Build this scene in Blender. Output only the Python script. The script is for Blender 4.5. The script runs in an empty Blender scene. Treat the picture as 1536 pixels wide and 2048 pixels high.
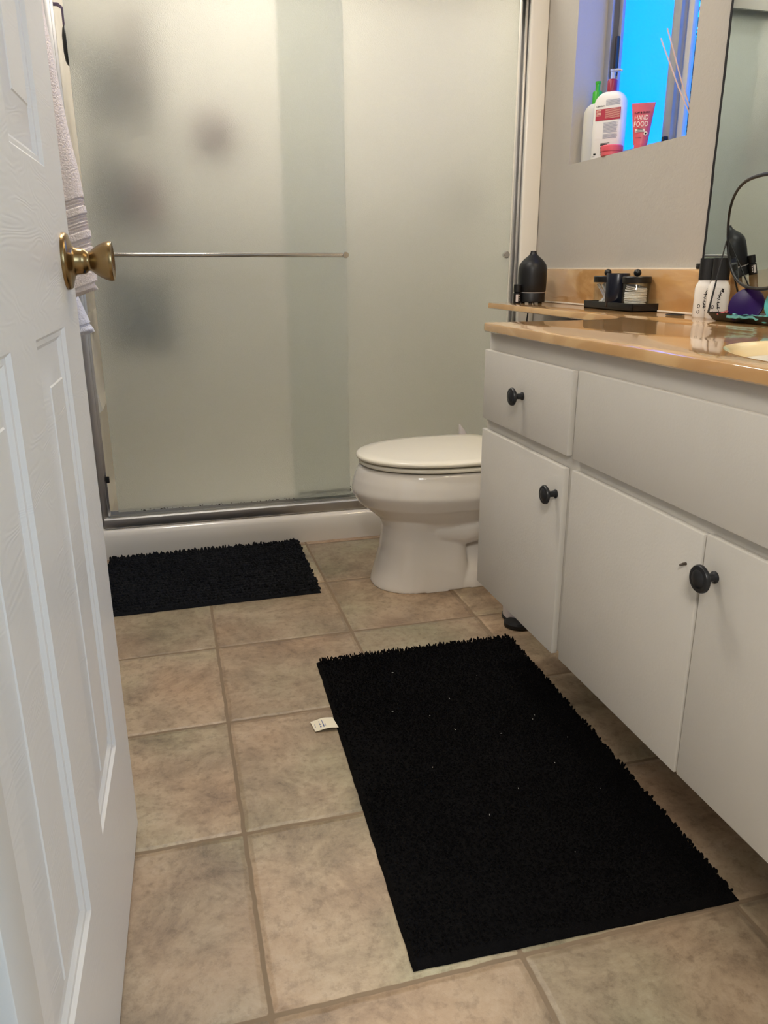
import bpy, bmesh, math, random
from mathutils import Matrix, Vector, noise
random.seed(7)
C = bpy.context.scene.collection
PI = math.pi

# ------------------------------------------------------------------ helpers
def srgb(r, g, b):
    f = lambda c: (c/255/12.92) if c/255 <= .04045 else ((c/255+.055)/1.055)**2.4
    return (f(r), f(g), f(b), 1)

def new_mat(name):
    m = bpy.data.materials.new(name); m.use_nodes = True
    nt = m.node_tree; b = nt.nodes['Principled BSDF']
    return m, nt, b

def mat(name, col, rough=.5, metal=0, bump=0, bscale=200, spec=.5, coat=0, trans=0, ior=1.45, var=0, vscale=8, aniso=None, sheen=0):
    m, nt, b = new_mat(name)
    b.inputs['Base Color'].default_value = col
    b.inputs['Roughness'].default_value = rough
    b.inputs['Metallic'].default_value = metal
    b.inputs['Specular IOR Level'].default_value = spec
    b.inputs['Coat Weight'].default_value = coat
    b.inputs['Coat Roughness'].default_value = .05
    b.inputs['Transmission Weight'].default_value = trans
    b.inputs['IOR'].default_value = ior
    b.inputs['Sheen Weight'].default_value = sheen
    tc = nt.nodes.new('ShaderNodeTexCoord')
    if bump:
        n = nt.nodes.new('ShaderNodeTexNoise'); n.inputs['Scale'].default_value = bscale; n.inputs['Detail'].default_value = 3
        nt.links.new(tc.outputs['Object'], n.inputs['Vector'])
        bp = nt.nodes.new('ShaderNodeBump'); bp.inputs['Strength'].default_value = 1; bp.inputs['Distance'].default_value = bump
        nt.links.new(n.outputs['Fac'], bp.inputs['Height']); nt.links.new(bp.outputs['Normal'], b.inputs['Normal'])
    # every material keeps a little procedural tonal variation
    n2 = nt.nodes.new('ShaderNodeTexNoise'); n2.inputs['Scale'].default_value = vscale; n2.inputs['Detail'].default_value = 4
    nt.links.new(tc.outputs['Object'], n2.inputs['Vector'])
    mx = nt.nodes.new('ShaderNodeMix'); mx.data_type = 'RGBA'
    v = var if var else .02
    mx.inputs[6].default_value = tuple(min(1, c*(1-v)) for c in col[:3])+(1,)
    mx.inputs[7].default_value = tuple(min(1, c*(1+v)) for c in col[:3])+(1,)
    nt.links.new(n2.outputs['Fac'], mx.inputs[0]); nt.links.new(mx.outputs[2], b.inputs['Base Color'])
    return m

def tag(o, label=None, cat=None, group=None, kind=None):
    if label: o['label'] = label
    if cat: o['category'] = cat
    if group: o['group'] = group
    if kind: o['kind'] = kind
    return o

TM = {}
def thing(name, label, cat, loc=(0, 0, 0), rz=0, group=None):
    o = bpy.data.objects.new(name, None); C.objects.link(o)
    o.empty_display_size = .05
    o.location = loc; o.rotation_euler = (0, 0, rz)
    TM[o] = Matrix.Translation(loc) @ Matrix.Rotation(rz, 4, 'Z')
    return tag(o, label, cat, group)

def obj(name, bm, m, parent=None, smooth=35, world=False, root=None):
    """link bm as ONE mesh object. world=True: the vertices are world coordinates and are moved into the frame of the thing."""
    if world and (root or parent):
        bm.transform(TM[root or parent].inverted())
    bmesh.ops.recalc_face_normals(bm, faces=bm.faces)
    me = bpy.data.meshes.new(name); bm.to_mesh(me); bm.free()
    if m: 
        for mm in (m if isinstance(m, (list, tuple)) else [m]): me.materials.append(mm)
    if smooth:
        for p in me.polygons: p.use_smooth = True
        me.set_sharp_from_angle(angle=math.radians(smooth))
    o = bpy.data.objects.new(name, me); C.objects.link(o)
    if parent: o.parent = parent
    return o

def struct(name, bm, m, **k):
    return tag(obj(name, bm, m, **k), kind='structure')

def copy_tree(o, parent=None):
    c = o.copy(); C.objects.link(c); c.parent = parent
    for ch in [x for x in bpy.data.objects if x.parent == o]: copy_tree(ch, c)
    return c

def B(): return bmesh.new()

def box(bm, x0, x1, y0, y1, z0, z1, bev=0, seg=2):
    t = bmesh.new()
    v = [t.verts.new((x, y, z)) for x in (x0, x1) for y in (y0, y1) for z in (z0, z1)]
    for f in ((0, 1, 3, 2), (4, 6, 7, 5), (0, 4, 5, 1), (2, 3, 7, 6), (0, 2, 6, 4), (1, 5, 7, 3)):
        t.faces.new([v[i] for i in f])
    bmesh.ops.recalc_face_normals(t, faces=t.faces)
    if bev: bmesh.ops.bevel(t, geom=list(t.edges), offset=bev, segments=seg, profile=.5, affect='EDGES')
    join(bm, t); return bm

def join(bm, t, M=None, free=True, mi=None):
    if M is not None: t.transform(M)
    mp = {}
    for v in t.verts: mp[v] = bm.verts.new(v.co)
    for f in t.faces:
        try:
            g = bm.faces.new([mp[v] for v in f.verts]); g.smooth = f.smooth; g.material_index = f.material_index if mi is None else mi
        except ValueError: pass
    if free: t.free()
    return bm

def loft(bm, rings, cap0=True, cap1=True, close=True, mi=0):
    R = [[bm.verts.new(p) for p in r] for r in rings]
    n = len(R[0])
    for a, b in zip(R, R[1:]):
        for i in range(n if close else n-1):
            j = (i+1) % n
            f = bm.faces.new((a[i], a[j], b[j], b[i])); f.material_index = mi
    if cap0: bm.faces.new(R[0][::-1]).material_index = mi
    if cap1: bm.faces.new(R[-1]).material_index = mi
    return bm

def lathe(bm, prof, seg=48, M=None, cap0=True, cap1=True, mi=0):
    """prof: (r, z) pairs, turned about the local Z axis"""
    t = bmesh.new()
    rings = [[(max(r, 1e-5)*math.cos(2*PI*i/seg), max(r, 1e-5)*math.sin(2*PI*i/seg), z) for i in range(seg)] for r, z in prof]
    loft(t, rings, cap0, cap1)
    return join(bm, t, M, mi=mi)

def tube(bm, pts, r, seg=12, closed=False):
    pts = [Vector(p) for p in pts]; n = len(pts); rings = []
    up = Vector((0, 0, 1)); prev = None
    for i, p in enumerate(pts):
        if closed: d = (pts[(i+1) % n]-pts[i-1]).normalized()
        else: d = (pts[min(i+1, n-1)]-pts[max(i-1, 0)]).normalized()
        if prev is None:
            a = d.orthogonal().normalized()
        else:
            a = (prev-d*prev.dot(d)).normalized()
        prev = a; b = d.cross(a)
        rr = r[i] if isinstance(r, (list, tuple)) else r
        rings.append([tuple(p+rr*(math.cos(2*PI*k/seg)*a+math.sin(2*PI*k/seg)*b)) for k in range(seg)])
    if closed: rings.append(rings[0]); loft(bm, rings, False, False)
    else: loft(bm, rings)
    return bm

def egg(cx, af, ab, hw, z, cy=0, n=64, ef=2.0, eb=2.8, dx=0, tilt=0):
    """outline in plan: front half (towards -x) an ellipse, back half squarer"""
    out = []
    for i in range(n):
        t = 2*PI*i/n; c, s = math.cos(t), math.sin(t)
        e = ef if c < 0 else eb; a = af if c < 0 else ab
        x = cx + a*math.copysign(abs(c)**(2/e), c)
        y = cy + hw*math.copysign(abs(s)**(2/e), s)
        out.append((x, y, z+tilt*(x-cx)))
    return out

def rrect(w, d, r, z, n=6, cx=0, cy=0):
    out = []
    for k, (sx, sy) in enumerate(((1, 1), (-1, 1), (-1, -1), (1, -1))):
        for i in range(n+1):
            a = PI/2*k + PI/2*i/n
            out.append((cx+sx*(w/2-r)+r*math.cos(a), cy+sy*(d/2-r)+r*math.sin(a), z))
    return out

def text_mesh(s, size, depth=.0004, align='CENTER', bold=0):
    cu = bpy.data.curves.new('t', 'FONT'); cu.body = s; cu.size = size; cu.extrude = depth/2; cu.align_x = align; cu.align_y = 'CENTER'; cu.offset = bold
    o = bpy.data.objects.new('t', cu); C.objects.link(o)
    dg = bpy.context.evaluated_depsgraph_get(); dg.update()
    me = bpy.data.meshes.new_from_object(o.evaluated_get(dg))
    t = bmesh.new(); t.from_mesh(me)
    bpy.data.objects.remove(o); bpy.data.curves.remove(cu); bpy.data.meshes.remove(me)
    return t

# ------------------------------------------------------------------ materials
M = {}
M['paint'] = mat('wall_paint', srgb(184, 178, 168), .6, bump=.0009, bscale=120, var=.03, vscale=3)
M['ceil'] = mat('ceiling_paint', srgb(225, 220, 210), .8)
M['white'] = mat('gloss_white_paint', srgb(226, 222, 214), .42, bump=.00015, bscale=160, var=.015)
M['cab'] = mat('cabinet_paint', srgb(205, 200, 190), .42, bump=.00025, bscale=220, var=.03, vscale=20)
M['doorp'] = None
M['porc'] = mat('white_porcelain', srgb(226, 220, 210), .12, coat=.4, var=.02)
M['seatp'] = mat('toilet_seat_plastic', srgb(238, 232, 214), .16, var=.015)
M['acryl'] = mat('shower_acrylic', srgb(238, 232, 220), .2, coat=.3, var=.02)
M['chrome'] = mat('chrome', srgb(210, 208, 204), .12, metal=1)
M['satin'] = mat('satin_chrome', srgb(200, 198, 196), .38, metal=1, var=.08, vscale=12)
M['alu'] = mat('dull_aluminium', srgb(172, 172, 176), .4, metal=.45, var=.1, vscale=30)
M['brass'] = mat('antique_brass', srgb(150, 124, 84), .27, metal=1, var=.2, vscale=60)
M['black'] = mat('matte_black', srgb(22, 23, 25), .42, var=.1)
M['blackm'] = mat('black_powder_coat', srgb(18, 18, 18), .35, var=.1)
M['knobm'] = mat('black_bronze', srgb(30, 31, 33), .38, var=.2, vscale=90)
M['rubber'] = mat('black_rubber', srgb(12, 12, 14), .5)
M['mirror'] = mat('mirror_silver', (.68, .75, .74, 1), .0, metal=1)
M['glass'] = mat('clear_glass', (1, 1, 1, 1), .02, trans=1, ior=1.45)
M['cotton'] = mat('cotton', srgb(240, 232, 220), .95, bump=.0008, bscale=500)
M['swab'] = mat('swab_stick', srgb(235, 225, 225), .6)
M['navy'] = mat('navy_black_ceramic', srgb(16, 20, 34), .25)
M['lotion'] = mat('white_plastic', srgb(236, 234, 228), .35, var=.02)
M['green'] = mat('green_plastic', srgb(60, 170, 40), .35)
M['clearp'] = mat('clear_plastic', srgb(225, 225, 225), .25, trans=.5)
M['maroon'] = mat('maroon_plastic', srgb(150, 35, 60), .35)
M['redlabel'] = mat('red_label', srgb(176, 50, 70), .5)
M['ink'] = mat('grey_ink', srgb(90, 100, 140), .7)
M['inkb'] = mat('black_ink', srgb(20, 18, 20), .7)
M['pinkt'] = mat('rose_pink_tube', srgb(214, 92, 100), .4)
M['pinkl'] = mat('coral_pink_lid', srgb(228, 96, 108), .4)
M['palet'] = mat('pale_lettering', srgb(245, 225, 200), .5)
M['reed'] = mat('rattan_reed', srgb(226, 190, 165), .7)
M['oil'] = mat('amber_glass', srgb(190, 130, 80), .05, trans=.9)
M['purple'] = mat('purple_gloss_plastic', srgb(40, 16, 78), .35, spec=.2)
M['turq'] = mat('turquoise_plastic', srgb(90, 180, 180), .3)
M['rose'] = mat('rose_metal', srgb(205, 120, 115), .25, metal=.8)
M['caulk'] = mat('caulk', srgb(235, 226, 210), .6)
M['care'] = mat('care_label_cloth', srgb(236, 226, 200), .8)
M['lint'] = mat('lint', srgb(225, 222, 215), .9)
M['mould'] = mat('mildew', srgb(40, 38, 34), .9)
M['steel'] = mat('bare_screw', srgb(90, 82, 74), .4, metal=1)
M['sink'] = mat('sink_bowl_marble', srgb(246, 226, 182), .12, coat=.4)
M['grass'] = mat('garden_ground', srgb(70, 110, 70), .9)
M['leafm'] = mat('leaf_green', srgb(60, 130, 90), .7, var=.6, vscale=14)
M['bark'] = mat('bark', srgb(80, 65, 50), .9)
M['carpet'] = mat('bedroom_carpet', srgb(190, 180, 165), .95)
M['towel'] = mat('terry_cotton', srgb(240, 226, 216), .95, bump=.004, bscale=260, var=.06, vscale=150, sheen=.3)
M['towelw'] = mat('white_terry_cotton', srgb(232, 232, 240), .95, bump=.004, bscale=260, var=.04, vscale=150, sheen=.3)
M['palegrey'] = mat('pale_grey_plastic', srgb(205, 198, 196), .35)
M['shelfb'] = mat('bronze_wire', srgb(60, 55, 50), .4, metal=.6)

def door_mat():
    m, nt, b = new_mat('moulded_door_paint')
    b.inputs['Base Color'].default_value = srgb(238, 234, 227); b.inputs['Roughness'].default_value = .34
    tc = nt.nodes.new('ShaderNodeTexCoord'); mp = nt.nodes.new('ShaderNodeMapping')
    mp.inputs['Scale'].default_value = (2.2, 2.2, 9)
    n = nt.nodes.new('ShaderNodeTexNoise'); n.inputs['Scale'].default_value = 1.6; n.inputs['Detail'].default_value = 2; n.inputs['Distortion'].default_value = .6
    w = nt.nodes.new('ShaderNodeMath'); w.operation = 'MULTIPLY'; w.inputs[1].default_value = 130
    s = nt.nodes.new('ShaderNodeMath'); s.operation = 'SINE'
    bp = nt.nodes.new('ShaderNodeBump'); bp.inputs['Distance'].default_value = .00009; bp.inputs['Strength'].default_value = .6
    l = nt.links.new
    l(tc.outputs['Object'], mp.inputs['Vector']); l(mp.outputs[0], n.inputs['Vector']); l(n.outputs['Fac'], w.inputs[0]); l(w.outputs[0], s.inputs[0])
    l(s.outputs[0], bp.inputs['Height']); l(bp.outputs['Normal'], b.inputs['Normal'])
    return m
M['doorp'] = door_mat()

def frost(name, col, rough):
    m, nt, b = new_mat(name)
    b.inputs['Base Color'].default_value = col; b.inputs['Roughness'].default_value = rough
    b.inputs['Transmission Weight'].default_value = 1; b.inputs['IOR'].default_value = 1.45
    tc = nt.nodes.new('ShaderNodeTexCoord'); n = nt.nodes.new('ShaderNodeTexNoise')
    n.inputs['Scale'].default_value = 330; n.inputs['Detail'].default_value = 1
    bp = nt.nodes.new('ShaderNodeBump'); bp.inputs['Distance'].default_value = .0011; bp.inputs['Strength'].default_value = 1
    l = nt.links.new
    l(tc.outputs['Object'], n.inputs['Vector']); l(n.outputs['Fac'], bp.inputs['Height']); l(bp.outputs['Normal'], b.inputs['Normal'])
    # added whitish haze that brightens the glass: scatters a little light from either side
    df = nt.nodes.new('ShaderNodeBsdfDiffuse'); tr = nt.nodes.new('ShaderNodeBsdfTranslucent'); m1 = nt.nodes.new('ShaderNodeMixShader'); m2 = nt.nodes.new('ShaderNodeMixShader')
    df.inputs['Color'].default_value = tr.inputs['Color'].default_value = (.90, .93, .88, 1)
    m1.inputs[0].default_value = .5; l(df.outputs[0], m1.inputs[1]); l(tr.outputs[0], m1.inputs[2])
    n2 = nt.nodes.new('ShaderNodeTexNoise'); n2.inputs['Scale'].default_value = 420; n2.inputs['Detail'].default_value = 0; l(tc.outputs['Object'], n2.inputs['Vector'])
    mr = nt.nodes.new('ShaderNodeMapRange'); mr.inputs['From Min'].default_value = .35; mr.inputs['From Max'].default_value = .65; mr.inputs['To Min'].default_value = .0; mr.inputs['To Max'].default_value = .24; l(n2.outputs['Fac'], mr.inputs['Value'])
    l(mr.outputs[0], m2.inputs[0]); l(b.outputs[0], m2.inputs[1]); l(m1.outputs[0], m2.inputs[2]); l(m2.outputs[0], nt.nodes['Material Output'].inputs['Surface'])
    return m
M['frost'] = frost('obscure_shower_glass', (.945, .975, .95, 1), .45)
def thin_glass(name, translucent):
    m, nt, b = new_mat(name); N = nt.nodes.new; L = nt.links.new
    out = nt.nodes['Material Output']; mx = N('ShaderNodeMixShader'); gl = N('ShaderNodeBsdfGlossy')
    t = N('ShaderNodeBsdfTranslucent' if translucent else 'ShaderNodeBsdfTransparent'); t.inputs['Color'].default_value = (.9, .84, 1, 1) if translucent else (.96, .98, .98, 1)
    gl.inputs['Roughness'].default_value = .3 if translucent else .02
    tc = N('ShaderNodeTexCoord'); n = N('ShaderNodeTexNoise'); n.inputs['Scale'].default_value = 300; L(tc.outputs['Object'], n.inputs['Vector'])
    bp = N('ShaderNodeBump'); bp.inputs['Distance'].default_value = .0008 if translucent else .00001; L(n.outputs['Fac'], bp.inputs['Height']); L(bp.outputs['Normal'], gl.inputs['Normal'])
    mx.inputs[0].default_value = .06; L(t.outputs[0], mx.inputs[1]); L(gl.outputs[0], mx.inputs[2]); L(mx.outputs[0], out.inputs['Surface'])
    return m
M['wfrost'] = thin_glass('obscure_window_glass', True)
M['wclear'] = thin_glass('clear_window_glass', False)

def tile_mat():
    m, nt, b = new_mat('ceramic_floor_tiles')
    L = nt.links.new; N = nt.nodes.new
    def math_(op, a=None, bb=None, c=None):
        n = N('ShaderNodeMath'); n.operation = op
        for i, v in enumerate((a, bb, c)):
            if v is None: continue
            if isinstance(v, (int, float)): n.inputs[i].default_value = v
            else: L(v, n.inputs[i])
        return n.outputs[0]
    tc = N('ShaderNodeTexCoord')
    wn = N('ShaderNodeTexNoise'); wn.inputs['Scale'].default_value = 22; wn.inputs['Detail'].default_value = 3
    L(tc.outputs['Object'], wn.inputs['Vector'])
    sp = N('ShaderNodeSeparateXYZ'); L(tc.outputs['Object'], sp.inputs[0])
    w = math_('MULTIPLY', math_('SUBTRACT', wn.outputs['Fac'], .5), .006)
    S = .335
    def edge(ax):
        a = math_('DIVIDE', math_('ADD', sp.outputs[ax], w), S)
        fr = math_('FRACT', a)
        d = math_('ABSOLUTE', math_('SUBTRACT', fr, .5))      # .5 at the joint
        return math_('MULTIPLY', math_('SUBTRACT', .5, d), S), math_('FLOOR', a)
    dx, ix = edge(0); dy, iy = edge(1)
    d = math_('SMOOTH_MIN', dx, dy, .006)
    mask = N('ShaderNodeMapRange'); mask.interpolation_type = 'SMOOTHSTEP'
    mask.inputs['From Min'].default_value = .0026; mask.inputs['From Max'].default_value = .0042
    L(d, mask.inputs['Value'])
    cv = N('ShaderNodeCombineXYZ'); L(ix, cv.inputs[0]); L(iy, cv.inputs[1])
    wh = N('ShaderNodeTexWhiteNoise'); L(cv.outputs[0], wh.inputs['Vector'])
    off = N('ShaderNodeVectorMath'); off.operation = 'MULTIPLY_ADD'
    L(wh.outputs['Color'], off.inputs[0]); off.inputs[1].default_value = (30, 30, 30); L(tc.outputs['Object'], off.inputs[2])
    n1 = N('ShaderNodeTexNoise'); n1.inputs['Scale'].default_value = 7; n1.inputs['Detail'].default_value = 12; n1.inputs['Roughness'].default_value = .76; n1.inputs['Distortion'].default_value = .4
    L(off.outputs[0], n1.inputs['Vector'])
    r = N('ShaderNodeValToRGB'); L(n1.outputs['Fac'], r.inputs[0])
    e = r.color_ramp.elements; e[0].position = .30; e[0].color = srgb(130, 116, 100); e[1].position = .70; e[1].color = srgb(206, 192, 172)
    x = e.new(.45); x.color = srgb(170, 153, 132); x = e.new(.55); x.color = srgb(190, 173, 150)
    # greenish / reddish clouds
    n2 = N('ShaderNodeTexNoise'); n2.inputs['Scale'].default_value = 3.2; n2.inputs['Detail'].default_value = 3
    L(off.outputs[0], n2.inputs['Vector'])
    r2 = N('ShaderNodeValToRGB'); L(n2.outputs['Fac'], r2.inputs[0])
    e = r2.color_ramp.elements; e[0].position = .3; e[0].color = srgb(182, 190, 170); e[1].position = .7; e[1].color = srgb(207, 184, 164)
    x = e.new(.5); x.color = srgb(200, 190, 176)
    mu = N('ShaderNodeMix'); mu.data_type = 'RGBA'; mu.blend_type = 'MULTIPLY'; mu.inputs[0].default_value = .8
    L(r.outputs[0], mu.inputs[6]); L(r2.outputs[0], mu.inputs[7])
    br = N('ShaderNodeHueSaturation')
    vv = N('ShaderNodeMapRange'); vv.inputs['To Min'].default_value = 1.16; vv.inputs['To Max'].default_value = 1.42; L(wh.outputs['Value'], vv.inputs['Value'])
    L(vv.outputs[0], br.inputs['Value']); L(mu.outputs[2], br.inputs['Color'])
    # fine dark pores and pale flecks
    n3 = N('ShaderNodeTexNoise'); n3.inputs['Scale'].default_value = 60; n3.inputs['Detail'].default_value = 9; n3.inputs['Roughness'].default_value = .7
    L(off.outputs[0], n3.inputs['Vector'])
    r3 = N('ShaderNodeValToRGB'); L(n3.outputs['Fac'], r3.inputs[0])
    e = r3.color_ramp.elements; e[0].position = .34; e[0].color = (.62, .6, .58, 1); e[1].position = .50; e[1].color = (1, 1, 1, 1)
    mu2 = N('ShaderNodeMix'); mu2.data_type = 'RGBA'; mu2.blend_type = 'MULTIPLY'; mu2.inputs[0].default_value = .75
    L(br.outputs[0], mu2.inputs[6]); L(r3.outputs[0], mu2.inputs[7])
    gr = N('ShaderNodeMix'); gr.data_type = 'RGBA'; L(mask.outputs[0], gr.inputs[0])
    gr.inputs[6].default_value = srgb(136, 116, 92); L(mu2.outputs[2], gr.inputs[7])
    L(gr.outputs[2], b.inputs['Base Color'])
    rr = N('ShaderNodeMapRange'); rr.inputs['To Min'].default_value = .85; rr.inputs['To Max'].default_value = .42
    L(mask.outputs[0], rr.inputs['Value']); L(rr.outputs[0], b.inputs['Roughness'])
    rise = N('ShaderNodeMapRange'); rise.interpolation_type = 'SMOOTHSTEP'; rise.inputs['From Min'].default_value = .0018; rise.inputs['From Max'].default_value = .012
    L(d, rise.inputs['Value'])
    h = math_('ADD', math_('MULTIPLY', rise.outputs[0], 1.0), math_('MULTIPLY', n1.outputs['Fac'], .12))
    h = math_('ADD', h, math_('MULTIPLY', n3.outputs['Fac'], .25))
    bp = N('ShaderNodeBump'); bp.inputs['Distance'].default_value = .003; bp.inputs['Strength'].default_value = .8
    L(h, bp.inputs['Height']); L(bp.outputs['Normal'], b.inputs['Normal'])
    return m
M['tile'] = tile_mat()

def marble_mat():
    m, nt, b = new_mat('cultured_marble')
    L = nt.links.new; N = nt.nodes.new
    tc = N('ShaderNodeTexCoord'); mp = N('ShaderNodeMapping'); mp.inputs['Scale'].default_value = (7, 2.2, 7); mp.inputs['Rotation'].default_value = (0, 0, .5)
    n = N('ShaderNodeTexNoise'); n.inputs['Scale'].default_value = 1.3; n.inputs['Detail'].default_value = 5; n.inputs['Distortion'].default_value = 2.2
    r = N('ShaderNodeValToRGB'); e = r.color_ramp.elements
    e[0].position = .3; e[0].color = srgb(190, 144, 92); e[1].position = .68; e[1].color = srgb(220, 180, 126)
    x = e.new(.5); x.color = srgb(200, 156, 102); x = e.new(.56); x.color = srgb(211, 169, 114)
    L(tc.outputs['Object'], mp.inputs[0]); L(mp.outputs[0], n.inputs['Vector']); L(n.outputs['Fac'], r.inputs[0]); L(r.outputs[0], b.inputs['Base Color'])
    b.inputs['Roughness'].default_value = .1; b.inputs['Coat Weight'].default_value = .5; b.inputs['Coat Roughness'].default_value = .04
    return m
M['marble'] = marble_mat()
M['rug'] = mat('black_chenille', srgb(30, 31, 34), .95, bump=.002, bscale=400, var=.35, vscale=60, spec=.15)
M['rug2'] = mat('black_shag', srgb(13, 12, 12), .95, bump=.002, bscale=400, var=.5, vscale=40, spec=.1)

# ------------------------------------------------------------------ dimensions
XL, XR = -.31, 1.137          # side walls
YF, YB = -.345, 2.56          # front wall face, shower back wall
ZC = 2.4
YS = 1.72                     # front of the shower surround
ZT = .773                     # counter top
WY0, WY1, WZ0, WZ1 = .976, 1.536, 1.168, 2.0

# ------------------------------------------------------------------ room shell
bm = B(); box(bm, XL-.15, XR+.35, YF-.12, YB+.1, -.1, 0); struct('floor', bm, M['tile'], smooth=0)
bm = B(); box(bm, XL-.1, XR+.25, YF-.12, YB+.1, ZC, ZC+.1); struct('ceiling', bm, M['ceil'], smooth=0)
bm = B(); box(bm, XL-.1, XL, YF-.12, YB+.1, 0, ZC); struct('wall_left', bm, M['paint'], smooth=0)
bm = B(); box(bm, XL, XR+.25, YB, YB+.1, 0, ZC); struct('wall_back', bm, M['paint'], smooth=0)
bm = B()
TW = .16                      # right wall thickness
box(bm, XR, XR+TW, YF-.12, WY0, 0, ZC); box(bm, XR, XR+TW, WY1, YB, 0, ZC)
box(bm, XR, XR+TW, WY0, WY1, 0, WZ0); box(bm, XR, XR+TW, WY0, WY1, WZ1, ZC)
struct('wall_right', bm, M['paint'], smooth=0)
bm = B()
DX0, DX1 = -.175, .59
box(bm, XL, DX0, YF-.12, YF, 0, ZC); box(bm, DX1, XR, YF-.12, YF, 0, ZC); box(bm, DX0, DX1, YF-.12, YF, 2.06, ZC)
struct('wall_front', bm, M['paint'], smooth=0)
bm = B()   # door jamb lining with its stop
box(bm, DX0, DX0+.016, YF-.125, YF+.002, 0, 2.045, .001); box(bm, DX1-.016, DX1, YF-.125, YF+.002, 0, 2.045, .001); box(bm, DX0+.016, DX1-.016, YF-.125, YF+.002, 2.045, 2.06, .001)
box(bm, DX0+.016, DX0+.027, YF-.08, YF-.04, 0, 2.045, .001); box(bm, DX1-.027, DX1-.016, YF-.08, YF-.04, 0, 2.045, .001)
struct('trim_1', bm, M['white'])
bm = B()   # casing on the room-side of the doorway
box(bm, DX0-.06, DX0+.002, YF-.14, YF-.12, 0, 2.12, .004); box(bm, DX1-.002, DX1+.06, YF-.14, YF-.12, 0, 2.12, .004); box(bm, DX0+.002, DX1-.002, YF-.14, YF-.12, 2.058, 2.12, .004)
struct('trim_2', bm, M['white'])
# adjoining room the photo is taken from
bm = B(); box(bm, -1.9, 2.2, -3.2, YF-.12, -.1, 0); struct('floor_adjoining', bm, M['carpet'], smooth=0)
bm = B(); box(bm, -1.9, 2.2, -3.2, YF-.12, ZC, ZC+.1); struct('ceiling_adjoining', bm, M['ceil'], smooth=0)
bm = B(); box(bm, -2, -1.9, -3.2, YF-.12, 0, ZC); box(bm, 2.2, 2.3, -3.2, YF-.12, 0, ZC); box(bm, -1.9, 2.2, -3.3, -3.2, 0, ZC)
box(bm, -1.9, XL, YF-.12, YF-.02, 0, ZC); box(bm, XR, 2.2, YF-.12, YF-.02, 0, ZC)
struct('wall_adjoining', bm, M['paint'], smooth=0)

# ------------------------------------------------------------------ window
XG = XR+.118
win = thing('window_1', None, None, (XG, (WY0+WY1)/2, WZ0)); tag(win, kind='structure')
def wbox(name, x0, x1, y0, y1, z0, z1, m, bev=.001, par=win):
    bm = B(); box(bm, x0, x1, y0, y1, z0, z1, bev); return obj(name, bm, m, par, world=True, root=win)
bm = B()   # outer aluminium frame with channels
for (x0, x1, w) in ((XG-.027, XG-.020, .026), (XG-.020, XG+.002, .016), (XG+.002, XG+.010, .034), (XG+.010, XG+.03, .018)):
    box(bm, x0, x1, WY1-w, WY1, WZ0, WZ1, .001); box(bm, x0, x1, WY0, WY0+w, WZ0, WZ1, .001)
    box(bm, x0, x1, WY0, WY1, WZ0, WZ0+w*.6, .001); box(bm, x0, x1, WY0, WY1, WZ1-w, WZ1, .001)
obj('window_frame', bm, M['alu'], win, world=True)
bm = B()   # far (closed) sash
YA, YM = 1.502, 1.205
box(bm, XG-.010, XG+.008, YA-.018, YA-.002, WZ0+.015, WZ1-.02, .001)
box(bm, XG-.010, XG+.008, YM, YM+.034, WZ0+.015, WZ1-.02, .001)
box(bm, XG-.010, XG+.008, YM, YA-.002, WZ0+.012, WZ0+.028, .001); box(bm, XG-.010, XG+.008, YM, YA-.002, WZ1-.04, WZ1-.02, .001)
sash = obj('window_sash', bm, M['alu'], win, world=True)
bm = B(); bm.faces.new([bm.verts.new((XG-.002, y, z)) for y, z in ((YM+.030, WZ0+.024), (YA-.014, WZ0+.024), (YA-.014, WZ1-.036), (YM+.030, WZ1-.036))]); obj('pane', bm, M['wfrost'], sash, world=True, root=win, smooth=0)
bm = B(); box(bm, XG-.020, XG-.009, YA-.016, YA-.005, 1.40, 1.50, .002); obj('latch', bm, M['steel'], sash, world=True, root=win)
bm = B(); box(bm, XG-.022, XG-.009, YM+.004, YM+.016, WZ0+.02, WZ0+.035, .002); obj('sash_stop', bm, M['rubber'], sash, world=True, root=win)
bm = B()   # near sash behind
box(bm, XG+.012, XG+.026, YM-.02, YM+.01, WZ0+.012, WZ1-.02, .001); box(bm, XG+.012, XG+.026, WY0+.016, WY0+.04, WZ0+.012, WZ1-.02, .001)
box(bm, XG+.012, XG+.026, WY0+.016, YM, WZ0+.010, WZ0+.03, .001); box(bm, XG+.012, XG+.026, WY0+.016, YM, WZ1-.04, WZ1-.02, .001)
s2 = obj('window_sash', bm, M['white'], win, world=True)
bm = B(); bm.faces.new([bm.verts.new((XG+.019, y, z)) for y, z in ((WY0+.036, WZ0+.026), (YM-.018, WZ0+.026), (YM-.018, WZ1-.036), (WY0+.036, WZ1-.036))]); obj('pane', bm, M['wclear'], s2, world=True, root=win, smooth=0)

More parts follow.
